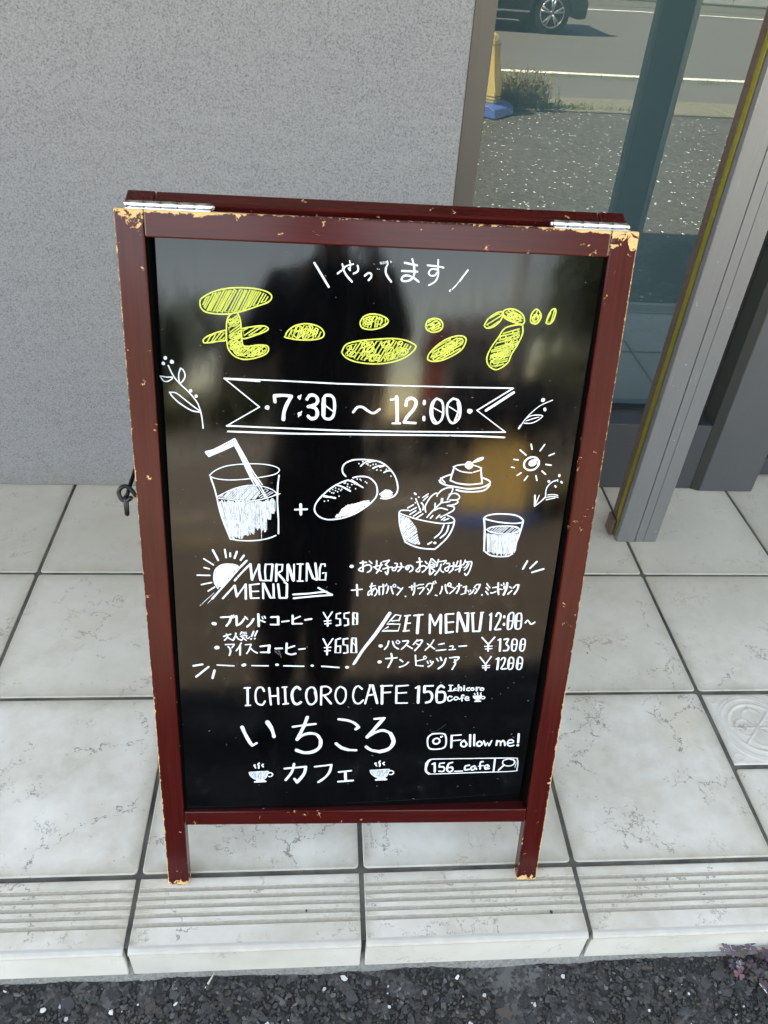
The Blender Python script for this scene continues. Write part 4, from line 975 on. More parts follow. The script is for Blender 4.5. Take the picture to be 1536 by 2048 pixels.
word('lettering', 'handwritten Japanese line about a favourite drink', [
    ('I3', 50, ell(148, 305, 24, 16, 0, 8)), ('I3', 40, '335,230 465,215'), ('I3', 42, '392,190 397,300 392,405'), ('I3', 36, '392,420 345,405 298,382 340,340 440,290 520,270 575,305 575,370 540,410 490,435'), ('I3', 32, '535,190 590,240'),
    ('I3', 38, '695,185 695,260 665,335'), ('I3', 34, '665,345 720,380 798,410'), ('I3', 36, '795,220 780,300 740,380 692,450'), ('I3', 32, '625,320 720,295 820,270'), ('I3', 34, '838,200 900,188 975,170 930,220 885,265'), ('I3', 38, '885,268 945,310 945,400 925,485 885,430'), ('I3', 34, '835,360 930,335 1035,320'),
    ('I3', 34, '1095,235 1148,248 1130,310 1115,370 1080,398 1040,380 1050,345 1150,318 1290,315'), ('I3', 40, '1225,235 1240,300 1215,360 1165,412'), ('I3', 36, '1412,285 1390,360 1350,370 1332,330 1375,288 1440,285 1488,330 1478,380 1418,425'), ('I3', 34, '1345,340 1385,350'),
    ('I4', 34, '152,212 262,198'), ('I4', 42, '205,125 217,220 215,330'), ('I4', 34, '212,380 205,412 165,420 132,398 190,335 280,290 345,305 355,350 320,395 268,430'), ('I4', 34, '335,195 372,240'),
    ('I4', 36, '470,135 440,210 385,335'), ('I4', 38, '482,138 570,218'), ('I4', 18, '475,205 525,240'), ('I4', 28, '440,262 548,248;440,300 545,290;440,330 520,325'), ('I4', 24, '548,250 538,320'), ('I4', 40, '440,265 432,400 440,485 505,430'), ('I4', 32, '470,345 548,410'),
    ('I4', 38, '625,158 605,230 585,300'), ('I4', 32, '625,200 700,195 798,180 735,260'), ('I4', 38, '680,262 660,340 600,430 548,492'), ('I4', 34, '660,345 690,410 738,430'), ('I4', 34, '805,240 868,242 850,330 830,398 785,400 770,352 850,310 985,290'), ('I4', 38, '958,222 958,300 930,380 862,438'),
    ('I4', 32, '1050,190 1020,260 1000,300'), ('I4', 28, '1000,312 1080,295 1165,265'), ('I4', 40, '1112,180 1102,300 1082,420'), ('I4', 28, '992,388 1135,320'), ('I4', 34, '1210,170 1190,230 1170,270'), ('I4', 34, '1200,210 1280,205 1352,208 1330,330 1290,430 1230,500 1200,460'), ('I4', 26, '1265,225 1230,300 1180,335;1300,240 1250,330 1190,392')])
word('lettering', 'handwritten katakana line of side dishes after a plus sign', [
    ('I5', 52, '305,190 318,462'), ('I5', 40, '170,328 438,302'), ('I5', 32, '630,235 780,208'), ('I5', 44, '690,150 668,260 690,440'), ('I5', 34, '775,255 700,360 620,448 582,442 615,355 720,292 798,295 822,350 800,420 760,470'),
    ('I5', 46, '870,235 872,340 880,435'), ('I5', 30, '900,235 1000,225'), ('I5', 44, '972,175 985,300 965,435'), ('I5', 28, '1022,190 1040,220'), ('I5', 32, '1066,168 1075,200'), ('I5', 42, '1112,225 1100,310 1062,402'), ('I5', 44, '1180,235 1200,330 1232,415'), ('I5', 30, '1262,172 1228,200 1242,243 1288,235 1300,192 1262,172'), ('I5', 36, '1345,247 1408,283'), ('I5', 42, '1478,262 1400,360 1338,442'),
    ('I6', 54, '165,576 175,580'), ('I6', 40, '285,295 410,275;500,255 548,243'), ('I6', 50, '362,245 366,380'), ('I6', 55, '447,175 447,330 430,450 395,535'), ('I6', 42, '578,220 722,208'), ('I6', 44, '552,332 730,305 690,400 600,505'), ('I6', 42, '800,290 870,188 995,180'), ('I6', 50, '995,195 985,290 940,400 850,508'), ('I6', 42, '848,340 892,400'), ('I6', 44, '1020,135 1042,195'), ('I6', 40, '1078,105 1105,165'), ('I6', 42, '1085,545 1138,555'), ('I6', 50, '1295,275 1280,380 1230,495'), ('I6', 54, '1395,228 1410,380 1455,480'),
    ('I2', 26, '160,135 132,165 148,192 180,182 186,150 160,135'), ('I2', 22, '185,205 235,220'), ('I2', 26, '265,222 215,275 162,318'), ('I2', 24, '285,195 368,178'), ('I2', 32, '325,152 322,230 285,308'), ('I2', 22, '395,208 448,190'), ('I2', 32, '448,195 432,305'), ('I2', 22, '360,332 440,308'), ('I2', 22, '475,262 492,288;515,255 525,275'), ('I2', 28, '575,255 550,295 500,330'), ('I2', 26, '582,215 625,165 688,160'), ('I2', 32, '682,165 650,245 595,315'), ('I2', 22, '600,225 630,245'), ('I2', 34, '717,338'),
    ('I2', 26, '800,150 850,218;790,215 825,255;780,280 820,330;905,215 965,205;865,302 900,305 952,282'), ('I2', 34, '996,135 990,230 1000,332'), ('I2', 20, '1015,238 1058,247'), ('I2', 24, '1042,165 1055,178;1085,135 1090,165'), ('I2', 30, '1095,190 1095,235'), ('I2', 42, '1148,138 1130,240 1085,335'), ('I2', 24, '1188,200 1220,222'), ('I2', 28, '1225,265 1160,325'), ('I2', 26, '1250,220 1300,172 1345,168'), ('I2', 34, '1340,175 1320,250 1268,325')])
for q_ in ('1370,118 1338,175', '1440,122 1390,170', '1490,175 1405,200'): word('tick', None, [('I0', 14, q_)])
word('lettering', 'katakana price line for blend coffee, 550 yen', [
    ('J', 30, '188,150 202,152'), ('J', 16, '250,100 335,95'), ('J', 20, '332,98 320,135 295,168'), ('J', 12, '337,85 348,105;352,82 360,98'), ('J', 20, '375,90 378,165'), ('J', 18, '378,165 410,148 440,110'), ('J', 14, '445,95 465,115'), ('J', 18, '515,112 490,150 462,175'), ('J', 20, '552,75 556,170'), ('J', 14, '560,120 605,138'), ('J', 12, '582,95 590,112;602,92 610,108'),
    ('J', 16, '655,98 715,95', True), ('J', 22, '713,98 713,155'), ('J', 16, '652,158 718,158;745,135 800,128;930,120 982,112'), ('J', 20, '830,85 830,150', True), ('J', 15, '830,152 905,150', True), ('J', 15, '835,115 890,92'),
    ('J', 14, '1078,60 1110,112;1150,55 1112,112'), ('J', 16, '1112,112 1113,168'), ('J', 11, '1085,130 1140,125;1090,152 1140,148'), ('J', 17, '1215,65 1185,72 1182,108 1213,112 1215,160 1185,165', True), ('J', 17, '1285,62 1247,70 1247,106 1278,112 1280,160 1252,166', True), ('J', 18, '1320,65 1318,160 1352,156 1352,65 1320,65', True), ('J', 8, '1325,95 1350,125')])
word('lettering', 'small kanji note with two exclamation marks above the iced coffee line', [
    ('J2', 46, '265,275 480,205'), ('J2', 50, '350,205 385,275 350,340 290,392'), ('J2', 46, '385,285 460,350 548,388'), ('J2', 58, '640,180 625,270 555,392'), ('J2', 48, '665,275 710,350 800,382'), ('J2', 50, '820,135 778,212'), ('J2', 32, '805,152 960,148;845,203 970,188'), ('J2', 38, '780,272 980,242 960,300 1020,338 1062,292'), ('J2', 36, '810,400 890,315'), ('J2', 40, '830,300 960,392'), ('J2', 56, '1190,122 1122,275'), ('J2', 54, '1100,355 1112,353'), ('J2', 56, '1300,102 1222,260'), ('J2', 58, '1215,340 1228,338')])
word('lettering', 'katakana price line for iced coffee, 650 yen', [
    ('J', 34, '212,346 222,344'), ('J2', 44, '320,525 590,515'), ('J2', 48, '590,520 560,570 520,620'), ('J2', 58, '405,590 460,650 475,750 440,855'), ('J2', 50, '800,482 740,600 655,715'), ('J2', 58, '775,580 770,845'), ('J2', 42, '932,530 1110,515'), ('J2', 52, '1105,525 1070,630 1030,720 978,798'), ('J2', 52, '1080,630 1180,720 1298,782'),
    ('J', 17, '568,335 645,325', True), ('J', 22, '642,328 635,382'), ('J', 16, '572,382 645,382;690,352 745,350'), ('J', 18, '782,310 778,385', True), ('J', 16, '780,388 815,400 855,392'), ('J', 14, '785,350 845,330'), ('J', 14, '880,358 930,352'), ('J', 14, '1078,275 1108,335;1155,272 1110,335'), ('J', 17, '1110,335 1108,400'), ('J', 11, '1085,345 1140,340;1090,372 1135,368'),
    ('J', 17, '1215,270 1180,280 1175,385 1215,385 1217,330 1180,335', True), ('J', 17, '1275,270 1240,275 1240,320 1272,325 1275,385 1245,388', True), ('J', 19, '1310,270 1303,385 1345,385 1340,265 1310,270', True), ('J', 8, '1318,305 1342,335')])
word('smudge', 'faint wiped marker smudge under the iced coffee line', [('J', 5, '685,365 690,385;700,362 705,395;712,365 722,405;722,368 735,420;690,375 715,400;728,385 738,425')], 'ink_dust')
word('drawing', 'dash and dot border line under the coffee prices', [
    ('J', 18, '28,492 100,480;50,580 150,500'), ('J', 22, '198,530 182,590'), ('J', 12, '218,485 355,492;500,490 632,492'), ('J', 28, '428,487 442,484'), ('J', 24, '700,483 708,483'), ('J', 14, '758,492 920,495;1065,495 1205,505'), ('J', 20, '984,490 992,490'), ('J', 26, '1266,503 1275,503')])
word('drawing', 'long slanting stroke between the two price lists', [('K', 22, '312,102 200,262 100,395 28,505'), ('K', 14, '322,104 210,268 110,392 38,500')])
word('lettering', 'tall narrow words SET MENU 12:00', [
    ('K', 13, '385,162 400,122 358,116 320,160 290,190 395,190 380,243 252,245 300,212', True), ('K', 10, '330,165 385,160;300,190 340,186;290,240 375,242'), ('K', 12, '430,125 475,120', True), ('K', 20, '450,125 430,240', True), ('K', 16, '420,245 465,240;505,122 575,115', True), ('K', 13, '440,185 475,182'), ('K', 26, '540,120 530,260', True),
    ('K', 20, '627,260 630,115', True), ('K', 16, '632,118 668,200;668,200 712,115', True), ('K', 22, '715,118 713,260', True), ('K', 22, '755,115 757,255', True), ('K', 16, '755,258 812,250;755,112 815,108'), ('K', 14, '765,177 815,172'), ('K', 18, '843,250 850,100', True), ('K', 26, '855,102 908,240', True), ('K', 14, '900,244 930,243;905,103 935,103', True), ('K', 22, '930,105 925,240', True),
    ('K', 22, '965,110 970,242', True), ('K', 16, '968,246 1020,245', True), ('K', 22, '1038,102 1020,242', True), ('K', 12, '955,103 980,101;1030,99 1052,98'), ('K', 18, '1112,110 1105,235', True), ('K', 12, '1100,118 1115,104'), ('K', 16, '1150,128 1165,102 1188,115 1180,155 1150,215 1143,233 1185,230'), ('K', 20, '1215,128 1215,136;1213,188 1213,196'),
    ('K', 14, '1270,100 1245,130 1240,220 1255,230 1275,210 1290,110 1270,100'), ('K', 9, '1250,165 1285,165'), ('K', 12, '1252,118 1245,215'), ('K', 14, '1325,105 1305,130 1300,215 1325,228 1345,210 1350,115 1325,105'), ('K', 9, '1310,165 1345,165'), ('K', 12, '1315,118 1308,215'), ('K', 14, '1380,180 1400,160 1425,190 1455,175')])
word('lettering', 'katakana price line for the pasta menu, 1300 yen', [
    ('K', 28, '238,362 244,362'), ('K', 14, '305,325 295,360 272,388;335,325 350,365 380,385'), ('K', 9, '375,318 362,330 378,345 392,330 375,318'), ('K', 14, '415,325 460,322 440,355 405,388;445,355 490,382;530,315 500,350;530,320 570,318 545,360 510,398'), ('K', 12, '525,345 550,360;660,315 630,360 592,395;610,345 665,385;700,350 740,342;680,398 755,390'), ('K', 11, '785,365 812,362 805,390;780,392 830,388'), ('K', 14, '858,365 918,360'),
    ('K', 13, '1040,295 1085,345;1140,292 1088,350'), ('K', 16, '1088,350 1088,400'), ('K', 10, '1060,365 1120,362;1065,385 1118,382'), ('K', 12, '1168,315 1182,305'), ('K', 18, '1184,308 1180,400'), ('K', 15, '1215,310 1248,306 1230,345 1248,365 1240,395 1210,398'), ('K', 13, '1290,305 1275,330 1272,380 1285,400 1305,390 1315,320 1290,305'), ('K', 10, '1275,350 1310,350;1280,325 1276,385'), ('K', 13, '1360,305 1345,325 1338,385 1355,403 1372,385 1380,320 1360,305'), ('K', 10, '1345,350 1378,350;1350,325 1345,385')])
word('lettering', 'katakana price line for naan pizza, 1200 yen', [
    ('K', 28, '230,488 236,488'), ('K', 13, '282,462 370,455'), ('K', 16, '325,422 330,470 300,530'), ('K', 14, '395,470 415,485;460,490 430,515 390,528'), ('K', 15, '515,435 520,515 575,520', True), ('K', 12, '525,480 580,468'), ('K', 9, '590,440 578,450 590,465 602,452 590,440'), ('K', 12, '608,482 616,500;632,478 638,492'), ('K', 13, '655,485 640,510 615,525'), ('K', 14, '682,460 695,480;712,452 722,475'), ('K', 16, '755,460 735,510 695,540'), ('K', 14, '785,455 860,450 820,490;825,470 830,500 805,545'),
    ('K', 13, '1025,450 1065,502;1112,445 1068,505'), ('K', 16, '1068,505 1068,550'), ('K', 10, '1042,518 1100,515;1045,534 1098,530'), ('K', 12, '1152,465 1168,455'), ('K', 18, '1170,458 1160,545'), ('K', 14, '1190,470 1208,453 1222,465 1210,505 1190,540 1228,540'), ('K', 13, '1265,450 1248,475 1245,530 1258,545 1280,530 1288,465 1265,450'), ('K', 10, '1252,497 1284,497;1256,470 1250,530'), ('K', 13, '1335,448 1320,470 1312,530 1330,548 1350,530 1358,465 1335,448'), ('K', 10, '1318,500 1352,500;1326,468 1320,530')])
word('lettering', 'shop name in plain capitals with a number', [
    ('L', 16, '82,115 132,112', True), ('L', 22, '110,113 112,266', True), ('L', 16, '92,268 135,266', True), ('L', 19, '255,142 240,112 205,112 182,150 182,215 200,252 240,262 262,232'), ('L', 20, '300,115 308,190 315,260;375,115 378,190 382,255', True), ('L', 18, '310,186 378,182', True), ('L', 14, '415,108 455,105', True), ('L', 20, '437,108 445,250', True), ('L', 16, '422,256 468,250', True), ('L', 26, '572,125 545,105 512,130 500,180 515,240 548,256 578,238'), ('L', 20, '665,108 635,130 625,190 645,248 680,256 712,222 710,150 690,112 665,108'), ('L', 16, '700,150 715,215'), ('L', 20, '755,260 758,105', True), ('L', 18, '758,104 810,102 842,130 820,165 765,180'), ('L', 20, '785,182 842,250', True), ('L', 18, '925,100 892,130 882,190 905,243 940,248 970,205 968,130 925,100'), ('L', 18, '1115,122 1080,96 1048,125 1036,190 1055,240 1090,250 1125,220'), ('L', 18, '1142,250 1188,90', True), ('L', 14, '1180,88 1215,88', True), ('L', 26, '1208,92 1248,245', True), ('L', 16, '1165,178 1230,168'), ('L', 24, '1290,250 1292,95', True), ('L', 16, '1280,97 1380,92;1295,155 1365,150', True), ('L', 20, '1418,98 1415,245', True), ('L', 15, '1415,98 1520,90;1415,247 1512,246;1420,160 1505,155', True),
    ('MM', 16, '582,100 600,88'), ('MM', 22, '606,90 600,212', True), ('MM', 15, '655,85 715,83', True), ('MM', 22, '650,88 648,130', True), ('MM', 20, '648,132 688,128 708,160 695,200 660,212'), ('MM', 20, '798,95 775,82 750,105 742,150 745,205 775,210 802,195 808,150 790,130 755,133')])
word('lettering', 'tiny two-line shop name beside a tiny cup', [
    ('M2', 36, '275,240 390,240;255,415 400,412', True), ('M2', 64, '325,245 322,405', True), ('M2', 40, '495,330 445,345 425,390 510,392'), ('M2', 60, '570,232 565,405'), ('M2', 50, '570,320 640,300 662,345 650,405'), ('M2', 54, '742,305 738,395'), ('M2', 44, '735,258 755,258'), ('M2', 46, '905,315 835,335 825,390 900,400'), ('M2', 46, ell(995, 355, 50, 38)), ('M2', 56, '1122,305 1124,405'), ('M2', 40, '1130,320 1205,305'), ('M2', 48, ell(1290, 355, 52, 38)),
    ('M2', 50, '360,590 290,572 238,630 252,705 310,718 388,668'), ('M2', 42, '550,612 480,592 432,640 462,688 530,668 562,625'), ('M2', 36, '560,640 600,665 635,645'), ('M2', 50, '735,558 695,535 668,580 675,720'), ('M2', 32, '630,640 730,625'), ('M2', 40, '765,645 880,632 865,592 805,592 772,650 805,698 895,688'),
    ('M2', 36, '1020,565 1285,562 1275,600 1235,650 1150,670 1070,650 1030,605 1020,565', True), ('M2', 46, '1050,595 1250,592;1070,630 1220,625;1120,655 1180,680', True), ('M2', 42, '1065,730 1245,728', True), ('M2', 40, '1110,700 1200,700'), ('M2', 34, '1290,590 1345,582 1380,620 1335,652 1280,650'), ('M2', 44, '1055,490 1075,515;1150,465 1160,525;1262,470 1245,500 1260,535')])
word('lettering', 'large rounded hiragana shop name', [
    ('L', 34, '62,458 90,520 130,590 152,618'), ('L', 24, '152,620 190,598'), ('L', 42, '285,415 315,460'), ('L', 34, '312,455 332,500 342,540'), ('L', 22, '508,455 600,442 708,430'), ('L', 30, '635,370 605,450'), ('L', 32, '605,450 570,520 545,565'), ('L', 28, '545,568 590,530 660,512 720,525 752,570'), ('L', 34, '752,570 745,630 690,672 610,682 540,660'), ('L', 26, '910,388 985,398 1045,420 1085,455'), ('L', 28, '1085,458 1060,475'), ('L', 32, '888,602 935,638 1000,658'), ('L', 22, '1000,658 1065,660'), ('L', 22, '1225,385 1312,378', True), ('L', 34, '1300,388 1235,460 1160,545'), ('L', 28, '1160,545 1230,505 1300,485 1365,512'), ('L', 38, '1365,512 1392,585 1350,648 1270,672'), ('L', 30, '1270,672 1195,658 1152,630')])
word('lettering', 'katakana word for cafe between two cups', [
    ('L', 20, '435,822 625,805', True), ('L', 30, '620,808 605,870 545,942'), ('L', 24, '545,942 522,912'), ('L', 24, '518,782 500,850 445,922'), ('L', 18, '700,805 848,788', True), ('L', 24, '845,792 830,850 790,900 732,940'), ('L', 18, '910,852 1020,840', True), ('L', 26, '968,855 972,925', True), ('L', 20, '905,936 1035,926', True)])
def cup(cr, label, seed):
    k = Ink(seed)
    k.hatch(cr, 48, '190,650 960,605 1010,660 980,760 940,850 840,940 600,965 430,945 310,870 215,770', -62, 40, .04)
    k.done('drawing_shading', M['ink_thin'])
    word('drawing', label, [(cr, 52, '185,655 960,608 1005,655 985,740 940,850 850,935 620,965 430,940 310,870 215,760 185,655', False), (cr, 84, '430,1072 900,1052', True), (cr, 70, '510,1010 840,1000', True), (cr, 64, '1045,690 1110,665 1195,710 1205,780 1120,835 1035,830'), (cr, 70, '455,335 410,335 400,365 440,410 465,458'), (cr, 84, '615,250 575,300 610,380 600,465'), (cr, 74, '800,295 750,340 800,408')])
cup('Q', 'steaming coffee cup left of the katakana word', 31); cup('Q2', 'steaming coffee cup right of the katakana word', 32)
word('drawing', 'rounded-square camera icon', [('N', 22, '260,165 375,160 420,185 425,285 385,335 265,345 215,315 210,215 260,165'), ('N', 24, ell(312, 250, 40, 32, -20, 12)), ('N', 26, '365,200 380,196')])
word('lettering', 'words Follow me!', [
    ('N', 26, '488,325 492,185', True), ('N', 18, '490,184 605,176;495,246 600,236', True), ('N', 24, '640,240 605,270 608,305 645,315 670,285 640,240'), ('N', 28, '712,178 708,308', True), ('N', 26, '760,175 758,302', True), ('N', 24, '822,250 792,275 797,302 832,305 852,275 822,250'), ('N', 24, '872,248 892,302', True), ('N', 20, '892,302 915,265 935,302', True), ('N', 22, '935,302 965,245', True),
    ('N', 26, '1020,298 1028,245', True), ('N', 20, '1030,262 1055,245 1070,265 1070,300'), ('N', 22, '1072,265 1100,242 1118,265 1122,300'), ('N', 20, '1155,275 1222,262 1205,235 1165,242 1150,285 1180,308 1228,298'), ('N', 28, '1285,165 1278,265', True), ('N', 34, '1270,298 1275,298')])
word('lettering', 'rounded search box with an account name and a magnifier', [
    ('N', 15, '262,462 750,455 1225,450 1265,470 1275,505 1262,580 1220,605 740,622 232,640', False), ('N', 26, '245,468 210,490 200,540'), ('N', 30, '195,510 188,600 225,635'), ('N', 22, '240,470 200,520'), ('N', 24, '1005,455 988,603', True), ('N', 20, '262,522 288,510'), ('N', 28, '292,510 292,612', True), ('N', 22, '405,508 350,512 345,555', True), ('N', 22, '345,556 395,555 408,585 385,608 342,605'), ('N', 24, '500,502 455,520 437,585 465,612 503,592 495,558 452,565'), ('N', 18, '530,606 620,602', True), ('N', 24, '700,535 655,545 650,588 703,582'), ('N', 22, '760,542 722,560 732,590 768,575 765,545 785,582'), ('N', 22, '862,492 832,502 828,578'), ('N', 16, '810,545 868,538'), ('N', 20, '885,565 932,550 915,530 887,542 887,578 935,572'),
    ('N', 17, '1170,457 1105,478 1098,520 1150,543 1218,528 1232,480 1170,457'), ('N', 22, '1112,530 1045,592'), ('N', 8, '1218,460 1252,500 1240,560')])
word('scratch', 'thin hair-like scratch', [('N', 3, '232,118 275,138 330,120 425,50')], 'ink_dust')
k = Ink(77)
for _ in range(150):
    px, py = rnd.uniform(310, 1190), rnd.uniform(500, 1600); k.st('W', rnd.choice((1.0, 1.3, 1.6, 2.2)), '%.1f,%.1f %.1f,%.1f' % (px, py, px + rnd.uniform(-3, 3), py + rnd.uniform(-1.5, 1.5)))
o_ = k.done('dust_speck', M['ink_dust']); o_['kind'] = 'stuff'
# ================================================================= WEEDS AND SMALL THINGS NEAR THE STEP
def leaflet_mesh(mat):
    vs = []; fs = []
    for k in range(3):
        a = math.radians(120 * k + 15 * (rnd.random() - .5)); ca, sa = math.cos(a), math.sin(a)
        out_ = [(0, 0.02), (-0.30, 0.26), (-0.60, 0.55), (-0.66, 0.86), (-0.46, 1.08), (-0.18, 1.06), (0, 0.90), (0.18, 1.06), (0.46, 1.08), (0.66, 0.86), (0.60, 0.55), (0.30, 0.26)]
        fold = rnd.uniform(.05, .3); droop = rnd.uniform(.1, .45); base = len(vs)
        for (x, y) in out_ + [(0, 0.5)]:
            z = fold * abs(x) - droop * y * y * .5 + .04
            vs.append((x * ca - y * sa, x * sa + y * ca, z))
        c = base + 12
        for i in range(12): fs.append((base + i, base + (i + 1) % 12, c))
    me = bpy.data.meshes.new('leaf'); me.from_pydata(vs, [], fs); me.materials.append(M[mat])
    for p in me.polygons: p.use_smooth = True
    return me
ox = thing('oxalis_weed', 'low purple clover-leaved weed growing against the step at the lower right corner', 'plant', (0.546, -0.125, ZG))
lm = [leaflet_mesh(m) for m in ('leaf_purple', 'leaf_mauve', 'leaf_purple', 'leaf_olive', 'leaf_mauve', 'leaf_olive', 'leaf_rose', 'leaf_purple', 'leaf_rose', 'leaf_mauve')]
orange = leaflet_mesh('leaf_orange')
stems = BM()
pts = []
tries = 0
while len(pts) < 125 and tries < 6000:
    tries += 1
    x = rnd.uniform(-0.085, 0.16); y = rnd.uniform(-0.060, 0.025)
    if x < -0.035 + max(0, -y - .005) * 1.15 - rnd.random() * .012 - (0.02 if y > -.01 else 0): continue
    if all((x - a) ** 2 + (y - b_) ** 2 > 0.0062 ** 2 for a, b_ in pts): pts.append((x, y))
for i, (x, y) in enumerate(pts):
    r = rnd.uniform(.0056, .0080); z = 0.008 + rnd.uniform(0, .012) + 0.30 * max(0, y + .03)
    me = orange if rnd.random() < .025 else rnd.choice(lm)
    o_ = bpy.data.objects.new('leaf', me); COL.objects.link(o_); o_.parent = ox; o_.location = (x, y, z); o_.scale = (r, r, r)
    o_.rotation_euler = (rnd.uniform(-.25, .25) + .22, rnd.uniform(-.25, .25), rnd.uniform(0, 6.28))
    stems.tube([(x * .9, y * .9, 0.0), (x * .97, y * .97, z * .6), (x, y, z)], 0.0004, 4)
obj('stem', stems, M['leaf_rose'], ox)
b = BM(); b.tube([(-0.020, -0.020, .022), (-0.016, -0.026, .021), (-.013, -.031, .019)], [0.0007, .0012, .0004], 5); obj('dry_stalk', b, M['tile_edge'], ox)
# crumbs on the step and a pale twig by the skirt
for nm, lb, (x, y), r, cat in (('dirt_crumb', 'tiny dark seed-like crumb lying on the ribbed step tile left of centre', (-0.0745, -0.0535), .0016, 'crumb'), ('dirt_crumb', 'small dark crumb on the ribbed step tile near the right foot of the board', (0.2525, -0.0660), .0022, 'crumb')):
    b = BM(); b.ball((0, 0, r * .5), r, 1, (1.0, 1.3, .7)); o_ = obj(nm, b, M['dark']); o_.location = (x, y, 0.0005); o_.rotation_euler = (0, 0, .4); tag(o_, lb, cat)
b = BM(); b.tube([(0, 0, 0), (.004, .006, .002), (.007, .012, .003)], [.0014, .0011, .0003], 6); o_ = obj('wood_splinter', b, M['tile_edge']); o_.location = (-0.149 - .052, -.112, ZG + .004); tag(o_, 'pale wood splinter lying on the dark gravel just below the step', 'splinter')
vs = [(0, 0, 0), (.012, .001, 0.0006), (.0235, .0025, 0), (.0235, .005, .0004), (.012, .0042, .001), (.001, .002, .0003)]
o_ = obj('dry_leaf_shred', (vs, [(0, 1, 4, 5), (1, 2, 3, 4)]), M['dark']); o_.location = (-0.4195, 0.732, .0008); tag(o_, 'dark shrivelled leaf shred on the tile left of the board', 'leaf shred')

# ================================================================= ACROSS THE LOT (seen mirrored in the door glass and the panel)
# ---- yellow stand with a blue weight base
S = Matrix.Translation((0.945, -3.62, ZG)) @ Matrix.Rotation(math.radians(38), 4, 'Z') @ Matrix.Diagonal((1.42, 1.0, 1.0, 1.0))
sg = thing('stand_sign', 'plain yellow plastic stand sign on a blue weight base at the edge of the lot', 'sign', mat=S)
b = BM(); b.prism([(-.225, 0), (.225, 0), (.215, .055), (.18, .075), (-.18, .075), (-.215, .055)], 'y', -.14, .14, .008); obj('weight_base', b, M['sign_blue'], sg)
b = BM(); b.prism([(-.175, .075), (.175, .075), (.170, .16), (.135, .44), (.115, .475), (.07, .490), (-.07, .490), (-.115, .475), (-.135, .44), (-.170, .16)], 'y', -.045, .045, .010); obj('sign_panel', b, M['sign_yellow'], sg)
for z, hw in ((.095, .178), (.115, .178), (.418, .145)):
    b = BM(); b.box(-hw, hw, -.0475, .0475, z, z + .004, .001); obj('band', b, M['kerb_dark'], sg)
b = BM(); b.cyl((-.140, 0, .42), (-.175, 0, .418), .007, 10); obj('clip', b, M['line'], sg)
# ---- weeds by the stand
def blades(name, pts, mat, parent=None, kind=None, label=None, cat=None, hmin=.1, hmax=.3, wdt=.004, leaves=0, spread=.1):
    vs = []; fs = []
    for (x, y, z) in pts:
        h = rnd.uniform(hmin, hmax); a = rnd.uniform(0, 6.28); lean = rnd.uniform(0, spread); dx, dy = math.cos(a) * lean, math.sin(a) * lean; pa = rnd.uniform(0, 6.28); wx, wy = math.cos(pa) * wdt, math.sin(pa) * wdt
        b0 = len(vs)
        for t, wf in ((0, 1), (.4, .9), (.75, .6), (1, .05)):
            cx, cy, cz = x + dx * t * t, y + dy * t * t, z + h * t * (1 - .15 * t)
            vs += [(cx - wx * wf, cy - wy * wf, cz), (cx + wx * wf, cy + wy * wf, cz)]
        for k in range(3): fs.append((b0 + 2 * k, b0 + 2 * k + 1, b0 + 2 * k + 3, b0 + 2 * k + 2))
        for _ in range(leaves):
            t = rnd.uniform(.25, 1); c = Vector((x + dx * t * t, y + dy * t * t, z + h * t * (1 - .15 * t))); d = Vector((rnd.gauss(0, 1), rnd.gauss(0, 1), rnd.uniform(0, 1))).normalized() * rnd.uniform(.015, .045); s_ = d.cross(Vector((0, 0, 1))).normalized() * rnd.uniform(.003, .008)
            b1 = len(vs); vs += [tuple(c), tuple(c + d * .5 + s_), tuple(c + d), tuple(c + d * .5 - s_)]; fs.append((b1, b1 + 1, b1 + 2, b1 + 3))
    o_ = obj(name, (vs, fs), mat, parent)
    return o_
wd = thing('weed_clump', 'bushy olive-green weed clump growing beside the yellow stand sign', 'weed', (1.33, -3.80, ZG))
blades('foliage', [(rnd.gauss(.02, .115), rnd.gauss(0, .06), 0) for _ in range(300)], M['weed'], wd, hmin=.05, hmax=.30, leaves=12, spread=.16)
g = blades('grass', [tuple(RR @ Vector((x, -3.72 - abs(rnd.gauss(0, .08)), ZG))) for x in (rnd.choice((rnd.uniform(1.3, 2.3), rnd.uniform(-3, 7), rnd.uniform(1.4, 1.9))) for _ in range(700))] + [tuple(RR @ Vector((rnd.uniform(-4, 9), -5.17 + rnd.gauss(0, .05), ZG))) for _ in range(1200)] + [tuple(RR @ Vector((rnd.uniform(2, 11), -13.3 + rnd.gauss(0, .15), ZG))) for _ in range(1200)], M['grass'], hmin=.015, hmax=.055, spread=.05, wdt=.003)
tag(g, 'short grass growing along the kerb joints', kind='stuff')

# ---- car on the road
CM = RR @ Matrix.Translation((1.80, -8.78, ZG - 0.006)) @ Matrix.Scale(1 / WS, 4) 
car = thing('parked_car', 'dark grey hatchback with alloy wheels standing on the road beyond the lot', 'car', mat=CM)
Lc, Wc = 4.25, 1.70
prof = [(-2.12, .28), (-2.14, .55), (-2.05, .78), (-1.20, .98), (-.55, 1.42), (.2, 1.53), (1.25, 1.50), (1.85, 1.25), (2.08, .95), (2.15, .60), (2.13, .25)]
def arch(cx, r=.37):
    return [(cx + r * math.cos(math.radians(a)), .29 + r * math.sin(math.radians(a))) for a in range(0, 181, 15)]
low = [(2.13, .25)] + [(x, max(z, .2)) for x, z in arch(1.56)] + [(x, max(z, .2)) for x, z in arch(-1.32)] + [(-2.12, .28)]
up_ = [(x, z) for x, z in prof if z > .5]
poly = [(-2.12, .28)] + up_ + [(2.13, .25)] + low[1:-1]
b = BM(); bb = b.b; rows = []
